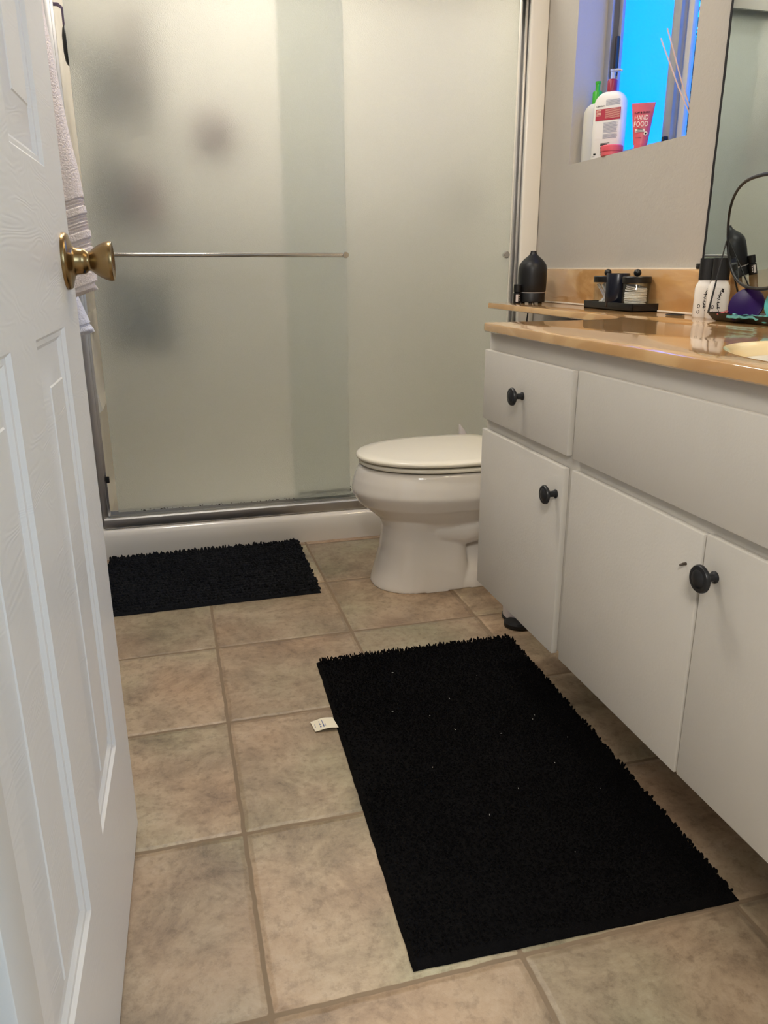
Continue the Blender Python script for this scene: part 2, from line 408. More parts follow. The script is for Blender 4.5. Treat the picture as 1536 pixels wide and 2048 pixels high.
# outdoors
bm = B(); box(bm, 1.6, 9, -4, 9, -.3, -.2); struct('ground', bm, M['grass'], smooth=0)
tree = thing('garden_tree', 'leafy green tree outside the bathroom window, seen through the open side', 'tree', (2.75, 3.25, -.2))
bm = B(); tube(bm, [(0, 0, 0), (.03, .02, .8), (-.02, .0, 1.6), (.02, .02, 2.4)], [.06, .05, .04, .02]); obj('trunk', bm, M['bark'], tree)
bm = B(); rnd = random.Random(3)
for i in range(16000):
    a = rnd.random()*2*PI; u = rnd.random()**.5; z = rnd.uniform(.9, 3.6)
    rr = .8*u*(1-.25*abs(z-2.2)); c = Vector((rr*math.cos(a), rr*math.sin(a), z))
    d = Vector((rnd.uniform(-1, 1), rnd.uniform(-1, 1), rnd.uniform(-1, .5))).normalized(); s = d.orthogonal().normalized()
    l = rnd.uniform(.03, .06); w = l*.3
    v = [bm.verts.new(c), bm.verts.new(c+d*l*.5+s*w), bm.verts.new(c+d*l), bm.verts.new(c+d*l*.5-s*w)]
    bm.faces.new(v)
obj('foliage', bm, M['leafm'], tree, smooth=0)

# ------------------------------------------------------------------ entry door (six panel, standing open)
DW, DH = .745, 2.03
dd = Vector((.030, .9995)).normalized()
hx, hy = -.1673-DW*dd.x, .4008-DW*dd.y
rzd = math.atan2(dd.y, dd.x)
door = thing('door_1', None, None, (hx, hy, .008), rzd); tag(door, kind='structure')
def panel_slab():
    bm = B()
    # local x: hinge -> free edge; y=0 is the face towards the camera; thickness 0..0.035
    xs = [0, .13, .315, .43, .615, DW]
    zs = [0, .232, .805, .978, 1.55, 1.66, 1.90, DH]
    pan = {(i, j) for i in (1, 3) for j in (1, 3, 5)}
    for face, yy, sgn in (('f', 0, 1), ('b', .035, -1)):
        for i in range(5):
            for j in range(7):
                x0, x1, z0, z1 = xs[i], xs[i+1], zs[j], zs[j+1]
                def ring(o, dep):
                    return [bm.verts.new((x, yy+sgn*dep, z)) for x, z in ((x0+o, z0+o), (x1-o, z0+o), (x1-o, z1-o), (x0+o, z1-o))]
                if (i, j) in pan:
                    spec = [(0, 0), (.004, .004), (.009, .0045), (.014, .0085), (.020, .0088), (.052, .0022), (.0535, .0010)]
                    R = [ring(*s) for s in spec]
                    for a, b_ in zip(R, R[1:]):
                        for k in range(4): bm.faces.new((a[k], a[(k+1) % 4], b_[(k+1) % 4], b_[k]))
                    bm.faces.new(R[-1])
                else:
                    bm.faces.new(ring(0, 0))
    c = [bm.verts.new(p) for p in ((0, 0, 0), (DW, 0, 0), (DW, 0, DH), (0, 0, DH), (0, .035, 0), (DW, .035, 0), (DW, .035, DH), (0, .035, DH))]
    for f in ((0, 1, 5, 4), (1, 2, 6, 5), (2, 3, 7, 6), (3, 0, 4, 7)): bm.faces.new([c[i] for i in f])
    bmesh.ops.remove_doubles(bm, verts=bm.verts, dist=1e-5)
    return bm
obj('door_leaf', panel_slab(), M['doorp'], door, smooth=20)
for side in (0, 1):
    Mx = Matrix.Translation((DW-.062, 0 if side == 0 else .035, .879)) @ Matrix.Rotation(PI/2 if side == 0 else -PI/2, 4, 'X')
    bm = B(); lathe(bm, [(.0, 0), (.034, 0), (.034, .003), (.032, .006), (.026, .0075), (.0225, .009), (.0185, .010), (.016, .013), (.0155, .020), (.0145, .024), (.0118, .0265), (.0112, .029),
                         (.0120, .0305), (.0150, .034), (.0190, .040), (.0220, .046), (.0236, .051), (.0240, .054), (.0230, .0565), (.0205, .057), (.016, .0535), (.010, .0515), (0, .051)], 64, Mx)
    kn = obj('door_knob', bm, M['brass'], door, smooth=50)
    if side == 0:
        bm = B(); lathe(bm, [(0, 0), (.0028, 0), (.0028, .002), (0, .002)], 16, Matrix.Translation((DW-.070, -.021, .868)) @ Matrix.Rotation(PI/2, 4, 'X') @ Matrix.Rotation(.6, 4, 'Y'))
        obj('lock_hole', bm, M['inkb'], kn)
bm = B()
for z in (.25, 1.02, 1.8):
    lathe(bm, [(0, -.045), (.006, -.045), (.006, .045), (0, .045)], 16, Matrix.Translation((-.004, .040, z)))
obj('hinge', bm, M['brass'], door)

# ------------------------------------------------------------------ shower
# surround: curb/pan plus three moulded wall panels
sur = thing('shower_surround', 'glossy off-white moulded shower pan and wall panels behind the frosted doors', 'shower', ((XL+XR)/2, (YS+YB)/2, 0))
bm = B()
yc0, yc1, zc = 1.702, 1.83, .098
prof = [(yc0, 0), (yc0-.001, .04), (yc0, zc-.022), (yc0+.006, zc-.009), (yc0+.018, zc-.002), (yc0+.032, zc), (yc1-.02, zc), (yc1-.004, zc-.01), (yc1, zc-.03), (yc1+.01, .05), (yc1+.05, .04), (YB-.014, .045), (YB-.014, 0)]
loft(bm, [[(x, y, z) for y, z in prof] for x in (XL+.001, XR-.001)])
pan = obj('shower_pan', bm, M['acryl'], sur, world=True)
bm = B(); box(bm, XL+.001, XR-.001, YB-.014, YB-.001, .04, 2.05, .002)
obj('back_panel', bm, M['acryl'], sur, world=True)
bm = B()   # left panel with a moulded ledge that curves out at the bottom
box(bm, XL+.001, XL+.012, YS, YB-.014, .04, 2.05, .002)
rings = []
for k in range(13):
    t = k/12; z = .455+.28*t; o = .028*(1-math.cos(min(1, t*2.2)*PI/2)) if t < .999 else .028
    rings.append((z, .028*(1-t)**2))
ledge = [[(XL+.012, y, z), (XL+.014+o, y, z)] for z, o in rings for y in ()]
pr = [(XL+.012, .43)]+[(XL+.014+o, z) for z, o in rings]+[(XL+.012, .74)]
loft(bm, [[(x, y, z) for x, z in pr] for y in (YS+.1, YB-.02)])
obj('left_panel', bm, M['acryl'], sur, world=True)
bm = B(); box(bm, XR-.012, XR-.001, YS, YB-.014, .04, 2.05, .002)
box(bm, XR-.060, XR-.001, YS-.004, YS+.010, .095, 2.05, .005, 3)     # broad front flange
obj('right_panel', bm, M['acryl'], sur, world=True)

fr = thing('shower_door_frame', 'chrome track and jambs framing the sliding shower doors', 'shower frame', ((XL+XR)/2, 1.75, zc))
JL, JR = XL+.001, XR-.058
bm = B()   # bottom track: front lip, channel, rear lip
pf = [(1.716, zc), (1.714, zc+.004), (1.716, zc+.028), (1.722, zc+.032), (1.738, zc+.031), (1.741, zc+.026), (1.745, zc+.018), (1.756, zc+.018), (1.757, zc+.030), (1.761, zc+.030), (1.763, zc+.018), (1.785, zc+.018), (1.787, zc+.036), (1.798, zc+.036), (1.800, zc)]
loft(bm, [[(x, y, z) for y, z in pf] for x in (JL+.018, JR+.03)])
obj('bottom_track', bm, M['satin'], fr, world=True)
def jamb(x0, sg):
    bm = B()
    for a, b_, y0, y1 in ((0, .012, 1.722, 1.80), (.010, .030, 1.726, 1.733), (.010, .036, 1.742, 1.749), (.010, .022, 1.775, 1.780), (.010, .027, 1.790, 1.80)):
        xa, xb = sorted((x0+sg*a, x0+sg*b_)); box(bm, xa, xb, y0, y1, zc+.002, 1.70, .0015)
    return obj('side_jamb', bm, M['satin'], fr, world=True)
jamb(JL, 1); jamb(JR+.028, -1)
bm = B(); pt = [(1.712, 1.668), (1.712, 1.721), (1.718, 1.728), (1.806, 1.728), (1.810, 1.721), (1.810, 1.668), (1.802, 1.668), (1.802, 1.716), (1.720, 1.716), (1.720, 1.668)]
loft(bm, [[(x, y, z) for y, z in pt] for x in (JL+.001, XR-.001)]); obj('header_rail', bm, M['chrome'], fr, world=True)
bm = B(); box(bm, XL+.034, XL+.046, 1.727, 1.737, .243, .263, .002); obj('bumper', bm, M['rubber'], fr, world=True)

def glass_door(name, label, x0, x1, y, z0, z1):
    t = thing(name, label, 'shower door', ((x0+x1)/2, y, z0))
    bm = B(); box(bm, x0, x1, y-.003, y+.003, z0, z1, .0008, 1); obj('glass_panel', bm, M['frost'], t, world=True, smooth=0)
    bm = B(); box(bm, x0+.004, x1-.004, y-.006, y+.006, z1-.02, z1+.012, .001); obj('hanger_rail', bm, M['chrome'], t, world=True)
    return t
ga = glass_door('sliding_shower_door', 'frosted sliding glass shower door on the left, with a long chrome towel bar', -.250, .506, 1.760, .138, 1.700)
gb = glass_door('sliding_shower_door', 'rear frosted sliding glass shower door, on the right behind the other door', .318, 1.066, 1.782, .118, 1.700)
bm = B(); tube(bm, [(-.225, 1.722, .916), (.496, 1.722, .916)], .0066, 20); bar = obj('towel_bar', bm, M['chrome'], ga, world=True)
for xx in (-.22, .494):
    bm = B(); lathe(bm, [(0, 0), (.0085, 0), (.0095, .0015), (.0095, .006), (.007, .008), (.007, .046), (0, .046)], 28, Matrix.Translation((xx, 1.7105, .916)) @ Matrix.Rotation(-PI/2, 4, 'X'))
    obj('bar_post', bm, M['chrome'], bar, world=True, root=ga)
bm = B(); lathe(bm, [(0, 0), (.0085, 0), (.0105, .0015), (.0105, .013), (.008, .0145), (.008, .022), (0, .022)], 28, Matrix.Translation((1.050, 1.760, .918)) @ Matrix.Rotation(-PI/2, 4, 'X'))
obj('through_bolt', bm, M['chrome'], gb, world=True)
# mildew along the bottom of the rear glass
rnd = random.Random(5); bm = B()
for i in range(420):
    x = rnd.uniform(.335, .515) if rnd.random() < .8 else rnd.uniform(-.2, .5); z = .117+.028+abs(rnd.gauss(0, .005 if x > .33 else .0012)); r_ = rnd.uniform(.0006, .0018)
    yy = 1.7783 if x > .33 else 1.7563
    if x <= .33: z = .1385+abs(rnd.gauss(0, .0015))
    c = [bm.verts.new((x+r_*math.cos(a)*1.4, yy, z+r_*math.sin(a))) for a in (0, 1.05, 2.1, 3.14, 4.2, 5.24)]; bm.faces.new(c)
tag(obj('mildew', bm, M['mould'], gb, world=True, smooth=0), kind='stuff')

# ---- things standing in the shower, seen as blurs
cad = thing('shower_caddy', 'dark wire shower caddy with shelves of bottles, blurred behind the frosted glass', 'caddy', (-.133, 2.12, .48))
bm = B()
for x, y in ((-.102, -.07), (.102, -.07), (-.102, .07), (.102, .07)): tube(bm, [(x, y, 0), (x, y, 1.25)], .004, 8)
obj('upright', bm, M['shelfb'], cad)
SH = (.13, .52, .84)
for z in SH:
    bm = B(); box(bm, -.102, .102, -.07, .07, z-.004, z); tube(bm, [(-.102, -.07, z+.05), (.102, -.07, z+.05), (.102, .07, z+.05), (-.102, .07, z+.05)], .003, 8, True)
    obj('shelf', bm, M['shelfb'], cad)
bot_cols = [('dark_teal', srgb(10, 44, 60), 'dark teal shampoo bottle, blurred low behind the frosted glass'), ('slate', srgb(26, 44, 56), 'slate blue bottle, blurred low behind the frosted glass beside the teal one'),
            ('dark_grey', srgb(40, 42, 44), 'charcoal bottle, blurred at mid height behind the frosted glass'), ('dark_red', srgb(110, 36, 34), 'dark red bottle, blurred at mid height behind the frosted glass'),
            ('olive', srgb(40, 50, 40), 'olive black bottle, blurred high behind the frosted glass'), ('brown', srgb(92, 60, 40), 'brown bottle, blurred near the top of the frosted glass')]
spots = [(-.048, -.01, 0, .30, .046), (.048, .0, 0, .26, .047), (-.048, .0, 1, .26, .046), (.048, -.01, 1, .20, .046), (-.048, 0, 2, .24, .046), (.048, 0, 2, .33, .046)]
for (nm, col, lab), (x, y, s, h, r_) in zip(bot_cols, spots):
    t = thing('shampoo_bottle', lab, 'bottle', (-.133+x, 2.12+y, .48+SH[s]))
    bm = B(); lathe(bm, [(0, 0), (r_*.9, 0), (r_, .006), (r_, h*.72), (r_*.75, h*.82), (r_*.35, h*.86), (0, h*.86)], 24); mm = mat(nm+'_bottle', col, .35); obj('body', bm, mm, t)
    bm = B(); lathe(bm, [(0, h*.86), (r_*.42, h*.86), (r_*.42, h), (0, h)], 20); obj('cap', bm, mm, t)
# loofah hung on the back of the shower
lf = thing('bath_pouf', 'dusky pink mesh bath pouf hanging in the shower, blurred behind the frosted glass', 'bath pouf', (.143, 2.08, 1.285))
bm = B(); t = bmesh.new(); bmesh.ops.create_icosphere(t, subdivisions=5, radius=.064)
for v in t.verts:
    n = v.co.normalized(); v.co = n*(.064+.012*noise.noise(n*7)+.006*noise.noise(n*22))
join(bm, t); obj('mesh_ball', bm, mat('pouf_pink', srgb(125, 42, 66), .7, var=.4, vscale=60), lf)
bm = B(); tube(bm, [(0, 0, .05), (.0, .02, .2), (0, .03, .56)], .002, 8); obj('cord', bm, M['palegrey'], lf)
sp_ = thing('bath_sponge', 'small grey sponge on the right shower wall, a faint smudge behind the glass', 'sponge', (1.085, 2.30, 1.14))
bm = B(); box(bm, -.035, .035, -.05, .05, -.03, .03, .015, 4); obj('foam', bm, mat('grey_sponge', srgb(92, 88, 90), .9, bump=.003, bscale=90), sp_)
br = thing('back_brush', 'black bristled bath brush hanging inside the shower by the left jamb', 'brush', (-.262, 1.90, 1.43))
bm = B(); loft(bm, [[(.010*math.cos(a)*s, .030*math.sin(a)*s, z) for a in [k*PI/8 for k in range(16)]] for z, s in ((0, .3), (.01, .75), (.03, 1), (.07, 1), (.09, .7), (.1, .3))]); obj('brush_head', bm, M['black'], br)
bm = B(); tube(bm, [(0, 0, .098), (0, 0, .14), (-.012, 0, .15), (-.036, 0, .15)], .005, 10); obj('handle', bm, mat('mauve_plastic', srgb(120, 105, 135), .4), br)

# ------------------------------------------------------------------ toilet
ty = 1.30
toi = thing('toilet', 'white porcelain toilet with closed elongated lid between vanity and shower', 'toilet', (.70, ty, 0))
def ring(xf, xb, hw, z, ef=2.0, eb=2.6, split=.5):
    cx = xf+(xb-xf)*split
    return egg(cx, cx-xf, xb-cx, hw, z, cy=ty, ef=ef, eb=eb)
bm = B()
# bowl
R = [ring(.52, .76, .050, .135), ring(.497, .82, .088, .150), ring(.497, .84, .104, .180), ring(.487, .86, .115, .205), ring(.460, .88, .138, .235), ring(.428, .90, .162, .268), ring(.413, .91, .176, .297), ring(.4105, .91, .1805, .308), ring(.4115, .91, .180, .316),
     ring(.417, .91, .1765, .340), ring(.425, .91, .171, .362), ring(.430, .905, .168, .372), ring(.437, .90, .162, .3765), ring(.46, .88, .14, .3765)]
loft(bm, R)
# front pedestal column
P_ = [ring(.462, .735, .118, .0, 2.2, 6), ring(.464, .735, .117, .012, 2.2, 6), ring(.474, .732, .113, .05, 2.2, 6), ring(.488, .728, .107, .10, 2.2, 6), ring(.496, .722, .102, .150, 2.2, 6), ring(.497, .72, .103, .18, 2.2, 5), ring(.49, .74, .11, .21, 2.1, 4)]
loft(bm, P_)
# low foot running back, sloped shoulders
loft(bm, [ring(.60, 1.00, .116, .0, 3, 4), ring(.60, 1.00, .114, .02, 3, 4), ring(.60, .99, .104, .045, 3, 4), ring(.60, .98, .075, .075, 3, 4), ring(.60, .97, .055, .11, 3, 4), ring(.60, .96, .050, .25, 3, 4)])
# trapway swelling under the bowl on both sides
for sg in (-1, 1):
    tube(bm, [(.54, ty+sg*.040, .186), (.58, ty+sg*.056, .180), (.64, ty+sg*.066, .174), (.71, ty+sg*.070, .170), (.78, ty+sg*.068, .182), (.85, ty+sg*.05, .21), (.92, ty+sg*.03, .25)], [.020, .034, .043, .048, .049, .045, .04], 20)
# deck the tank stands on
loft(bm, [ring(.82, 1.11, .10, .20, 4, 5), ring(.80, 1.12, .125, .29, 4, 5), ring(.80, 1.125, .13, .36, 4, 5), ring(.81, 1.12, .125, .3765, 4, 5)])
for v in bm.verts:
    q = min(1, max(0, (v.co.z-.16)/.14)); v.co.z -= .022*q*q*(3-2*q)
bowl = obj('bowl', bm, M['porc'], toi, world=True, smooth=0)
rm = bowl.modifiers.new('merge', 'REMESH'); rm.mode = 'VOXEL'; rm.voxel_size = .0038; rm.use_smooth_shade = True
sm_ = bowl.modifiers.new('soften', 'SMOOTH'); sm_.iterations = 5; sm_.factor = .5
for sg in (-1, 1):
    bm = B(); lathe(bm, [(.013, 0), (.013, .006), (.009, .014), (0, .017)], 20, Matrix.Translation((.80, ty+sg*.094, .054))); obj('bolt_cap', bm, M['porc'], toi, world=True)
def slab(xf, xb, hw, z0, z1, r_=.005, dome=0, eb=4.5, split=.56, tilt=0):
    bm = B(); rr = []
    for o, z in ((r_, z0), (r_*.3, z0+r_*.3), (0, z0+r_), (0, z1-r_), (r_*.3, z1-r_*.3), (r_, z1)):
        rr.append(ring(xf+o, xb-o, hw-o, z, 2.05, eb, split))
    for k in range(1, 7):
        f = k/6.3; rr.append(ring(xf+r_+(xf+xb)/2*0+f*(.22), xb-r_-f*.2, (hw-r_)*(1-f)+.004, z1+dome*(1-(1-f)**2), 2.05, eb, split))
    loft(bm, rr)
    if tilt:
        for v in bm.verts: v.co.z += tilt*(v.co.x-xf)
    return bm
obj('seat', slab(.432, .862, .171, .3590, .3695, .004), M['seatp'], toi, world=True, smooth=60)
obj('lid', slab(.424, .868, .177, .3745, .388, .006, .004, tilt=.004), M['seatp'], toi, world=True, smooth=60)
for sg in (-1, 1):
    bm = B(); box(bm, .868, .895, ty+sg*.075-.02, ty+sg*.075+.02, .354, .388, .005); obj('hinge', bm, M['seatp'], toi, world=True)
bm = B(); loft(bm, [rrect(.165, .40, .03, z, cx=XR-.012-.165/2-dx, cy=ty) if False else rrect(.165-2*o, .41-2*o, .03, z, cx=XR-.10, cy=ty) for z, o in ((.352, .012), (.37, .004), (.60, .001), (.690, 0))])
obj('tank', bm, M['porc'], toi, world=True)
bm = B(); loft(bm, [rrect(.178-2*o, .425-2*o, .03, z, cx=XR-.099, cy=ty) for z, o in ((.690, .004), (.694, 0), (.710, 0), (.716, .004), (.718, .02))])
obj('tank_lid', bm, M['porc'], toi, world=True)
bm = B(); tube(bm, [(XR-.185, ty+.14, .65), (XR-.20, ty+.14, .65), (XR-.203, ty+.08, .645)], .006, 12); obj('flush_lever', bm, M['chrome'], toi, world=True)

# pale curved handle peeping up behind the lid
hb = thing('toilet_brush', 'pale grey toilet brush with a fin-shaped handle behind the toilet lid', 'toilet brush', (.832, 1.505, 0))
bm = B(); lathe(bm, [(0, 0), (.05, 0), (.052, .01), (.046, .15), (.042, .16), (0, .16)], 36); obj('holder', bm, M['palegrey'], hb)
bm = B()
rr = []
for k in range(15):
    z = .155+.257*k/14; q = min(1, max(0, (z-.355)/.057)); w = .020*(1-q)**.9+.0022; cx = -.0325+w
    rr.append([(cx+w*math.cos(a), .010*(1-.6*q)*math.sin(a), z) for a in [i*2*PI/16 for i in range(16)]])
loft(bm, rr); obj('handle', bm, M['palegrey'], hb, smooth=60)

# small step bin on the floor, only its foot shows below the cabinet door
wb = thing('step_bin', 'small steel pedal bin with a black foot pedal, on the floor by the vanity end', 'bin', (.790, .968, 0), math.atan2(-.77, -.64))
bm = B(); lathe(bm, [(0, 0), (.055, 0), (.057, .002), (.057, .007), (.0555, .009), (0, .009)], 48); obj('base_ring', bm, M['rubber'], wb)
bm = B(); lathe(bm, [(0, .009), (.0545, .009), (.0545, .19), (0, .19)], 48); obj('body', bm, M['palegrey'], wb)
bm = B(); lathe(bm, [(0, .19), (.056, .19), (.056, .205), (.04, .222), (0, .228)], 48); obj('lid', bm, M['black'], wb)
bm = B(); rr = []
for z, k in ((.002, .9), (.004, 1), (.012, 1), (.017, .85), (.019, .5)):
    rr.append([(.066+.026*k*math.cos(a), .034*k*math.sin(a), z) for a in [i*2*PI/28 for i in range(28)]])
loft(bm, rr); obj('pedal', bm, M['rubber'], wb)

# ------------------------------------------------------------------ vanity
XV, XD = .580, .568           # cabinet face and door face
VY0, VY1 = YF+.003, .766
van = thing('vanity_cabinet', 'white painted bathroom vanity cabinet with flat doors and black knobs', 'cabinet', (.85, .2, 0))
bm = B(); box(bm, XV, XR-.002, VY0, VY1, .216, ZT-.0185, .001)
box(bm, XV+.22, XR-.004, VY0, VY1-.05, 0.0, .217)
obj('carcass', bm, M['cab'], van, world=True)
def front(name, y0, y1, z0, z1, knob=None, kr=.0165):
    bm = B(); box(bm, XD, XV, y0, y1, z0, z1, .0022, 2)
    o = obj(name, bm, M['cab'], van, world=True)
    if knob:
        bm = B(); lathe(bm, [(0, 0), (.0075, 0), (.0075, .002), (.0055, .004), (.0052, .013), (.007, .0155), (kr*.82, .0175), (kr, .020), (kr, .0225), (kr*.93, .0245), (kr*.80, .0253), (kr*.66, .0250), (kr*.62, .0256), (kr*.3, .0275), (0, .0280)], 40,
              Matrix.Translation((XD, knob[0], knob[1])) @ Matrix.Rotation(-PI/2, 4, 'Y'))
        obj('knob', bm, M['knobm'], o, world=True, root=van)
    return o
front('drawer', .397, .763, .579, .7195, (.575, .652))
dA = front('cabinet_door', .4025, .7625, .211, .557, (.424, .507))
dB = front('cabinet_door', .0390, .377, .214, .561)
dC = front('cabinet_door', -.296, .0345, .216, .564, (.0095, .516), .0178)
front('fixed_panel', -.296, .378, .579, .7225)
bm = B(); tube(bm, [(XD+.004, .066, .5125), (XD-.004, .066, .5125), (XD-.009, .067, .511)], [.0022, .0020, .0012], 10); obj('screw', bm, M['steel'], dB, world=True, root=van)

# countertop with the sink opening and the narrow ledge over the toilet tank (one slab)
XF = .562
ct = thing('countertop', 'glossy tan marbled vanity countertop with an oval sink and a ledge over the toilet', 'countertop', (.85, .2, ZT-.018))
SX, SY, SRX, SRY = .81, .005, .195, .245
def fill_between(bm, outer, inner, z):
    vo = [bm.verts.new((x, y, z)) for x, y in outer]; vi = [bm.verts.new((x, y, z)) for x, y in inner]
    eo = [bm.edges.new((vo[i], vo[(i+1) % len(vo)])) for i in range(len(vo))]; ei = [bm.edges.new((vi[i], vi[(i+1) % len(vi)])) for i in range(len(vi))]
    bmesh.ops.triangle_fill(bm, use_beauty=True, edges=eo+ei)
    return vo, vi
def arc(cx, cy, r_, a0, a1, n=10): return [(cx+r_*math.cos(a0+(a1-a0)*k/n), cy+r_*math.sin(a0+(a1-a0)*k/n)) for k in range(n+1)]
XLg, YE, YV = .931, 1.622, .763
outer = [(XF, YF+.002), (XR-.001, YF+.002), (XR-.001, YE)] + [(XLg+.004, YE), (XLg, YE-.004)] + [(XLg, .90)] + arc(XLg-.10, .863, .10, .35, PI*-.0-.0, 1)[:0] + [(XLg-.004, .865), (XLg-.02, .825), (XLg-.05, .795), (XLg-.10, .775), (XLg-.16, .765), (XLg-.22, YV), (XF+.008, YV), (XF+.002, YV-.002), (XF, YV-.008)]
inner = [(SX+SRX*math.cos(2*PI*k/72), SY+SRY*math.sin(2*PI*k/72)) for k in range(72)]
bm = B()
def offs(poly, d):
    n = len(poly); out = []
    for i in range(n):
        p0, p1, p2 = Vector(poly[i-1]), Vector(poly[i]), Vector(poly[(i+1) % n])
        n1 = Vector(((p1-p0).y, -(p1-p0).x)).normalized(); n2 = Vector(((p2-p1).y, -(p2-p1).x)).normalized()
        nn = (n1+n2).normalized(); s = d/max(.4, nn.dot(n1)); out.append(tuple(p1-nn*s))
    return out
zs = [(ZT-.0175, .002), (ZT-.0155, 0), (ZT-.003, 0), (ZT-.0008, .0009), (ZT, .003)]
lv = []
for z, o in zs: lv.append([bm.verts.new((x, y, z)) for x, y in offs(outer, o)])
n = len(outer)
for a, b_ in zip(lv, lv[1:]):
    for i in range(n): bm.faces.new((a[i], a[(i+1) % n], b_[(i+1) % n], b_[i]))
vi = [bm.verts.new((x, y, ZT)) for x, y in inner]
eo = [bm.edges.get((lv[-1][i], lv[-1][(i+1) % n])) for i in range(n)]
ei = [bm.edges.new((vi[i], vi[(i+1) % 72])) for i in range(72)]
bmesh.ops.triangle_fill(bm, use_beauty=True, edges=eo+ei)
vb = [bm.verts.new((x, y, ZT-.0175)) for x, y in inner]
for i in range(72): bm.faces.new((vi[i], vi[(i+1) % 72], vb[(i+1) % 72], vb[i]))
eo = [bm.edges.get((lv[0][i], lv[0][(i+1) % n])) for i in range(n)]; eb_ = [bm.edges.get((vb[i], vb[(i+1) % 72])) for i in range(72)]
bmesh.ops.triangle_fill(bm, use_beauty=True, edges=eo+eb_)
obj('slab', bm, M['marble'], ct, world=True, smooth=40)
bm = B()   # sink bowl hanging in the opening
rings = []
for s, dz in ((1.0, 0), (.992, -.002), (.975, -.004), (.955, -.010), (.93, -.024), (.88, -.055), (.78, -.09), (.6, -.115), (.35, -.128), (.1, -.132)):
    rings.append([(SX+SRX*s*math.cos(2*PI*k/72), SY+SRY*s*math.sin(2*PI*k/72), ZT+.0005+dz) for k in range(72)])
loft(bm, rings, False, True)
sk = obj('sink_bowl', bm, M['sink'], ct, world=True, smooth=60)
bm = B(); lathe(bm, [(0, 0), (.022, 0), (.024, .003), (.015, .005), (0, .004)], 28, Matrix.Translation((SX, SY, ZT-.132))); obj('drain', bm, M['chrome'], sk, world=True, root=ct)
bm = B(); box(bm, XR-.021, XR-.001, YF+.002, YE-.002, ZT, .8735, .0025); obj('backsplash', bm, M['marble'], ct, world=True)
bm = B(); box(bm, XR-.0235, XR-.0205, YF+.002, YE-.004, ZT+.0002, ZT+.0045, .001); box(bm, XR-.009, XR-.0005, YF+.002, YE-.004, .873, .8765, .001); obj('caulk_line', bm, M['caulk'], ct, world=True)

# faucet (just beyond the frame edge, seen only in reflections)
fa = thing('faucet', 'chrome basin faucet behind the oval sink', 'faucet', (1.045, .005, ZT))
bm = B(); box(bm, -.025, .025, -.08, .08, 0, .012, .005, 3); tube(bm, [(0, 0, .01), (0, 0, .05), (-.02, 0, .075), (-.07, 0, .085), (-.11, 0, .072)], [.014, .013, .012, .011, .010], 20); obj('body', bm, M['chrome'], fa)
for s in (-1, 1):
    bm = B(); lathe(bm, [(0, .012), (.018, .012), (.015, .03), (.02, .036), (.02, .048), (0, .052)], 24, Matrix.Translation((0, s*.058, 0))); obj('handle', bm, M['chrome'], fa)

# wall mirror
wm = thing('wall_mirror', 'large frameless mirror fixed to the wall above the vanity', 'mirror', (XR-.002, .26, .882))
bm = B(); box(bm, XR-.0065, XR-.001, YF+.01, .856, .8815, 1.95, .0008, 1); obj('mirror_glass', bm, M['mirror'], wm, world=True, smooth=0)
bm = B(); rnd = random.Random(9)
pts = []
zz = .8815
L0 = [bm.verts.new((XR-.0068, .8595+rnd.uniform(0, .0015), .8815+i*.0356)) for i in range(31)]
L1 = [bm.verts.new((XR-.0068, .8535-rnd.uniform(0, .0015), .8815+i*.0356)) for i in range(31)]
L2 = [bm.verts.new((XR-.0010, .8595, .8815+i*.0356)) for i in range(31)]
for i in range(30): bm.faces.new((L0[i], L0[i+1], L1[i+1], L1[i])); bm.faces.new((L2[i], L2[i+1], L0[i+1], L0[i]))
obj('tarnished_edge', bm, M['inkb'], wm, world=True, smooth=0)
bm = B(); box(bm, XR-.012, XR-.0015, .856, .872, .8745, .886, .001); obj('clip', bm, M['black'], wm, world=True)

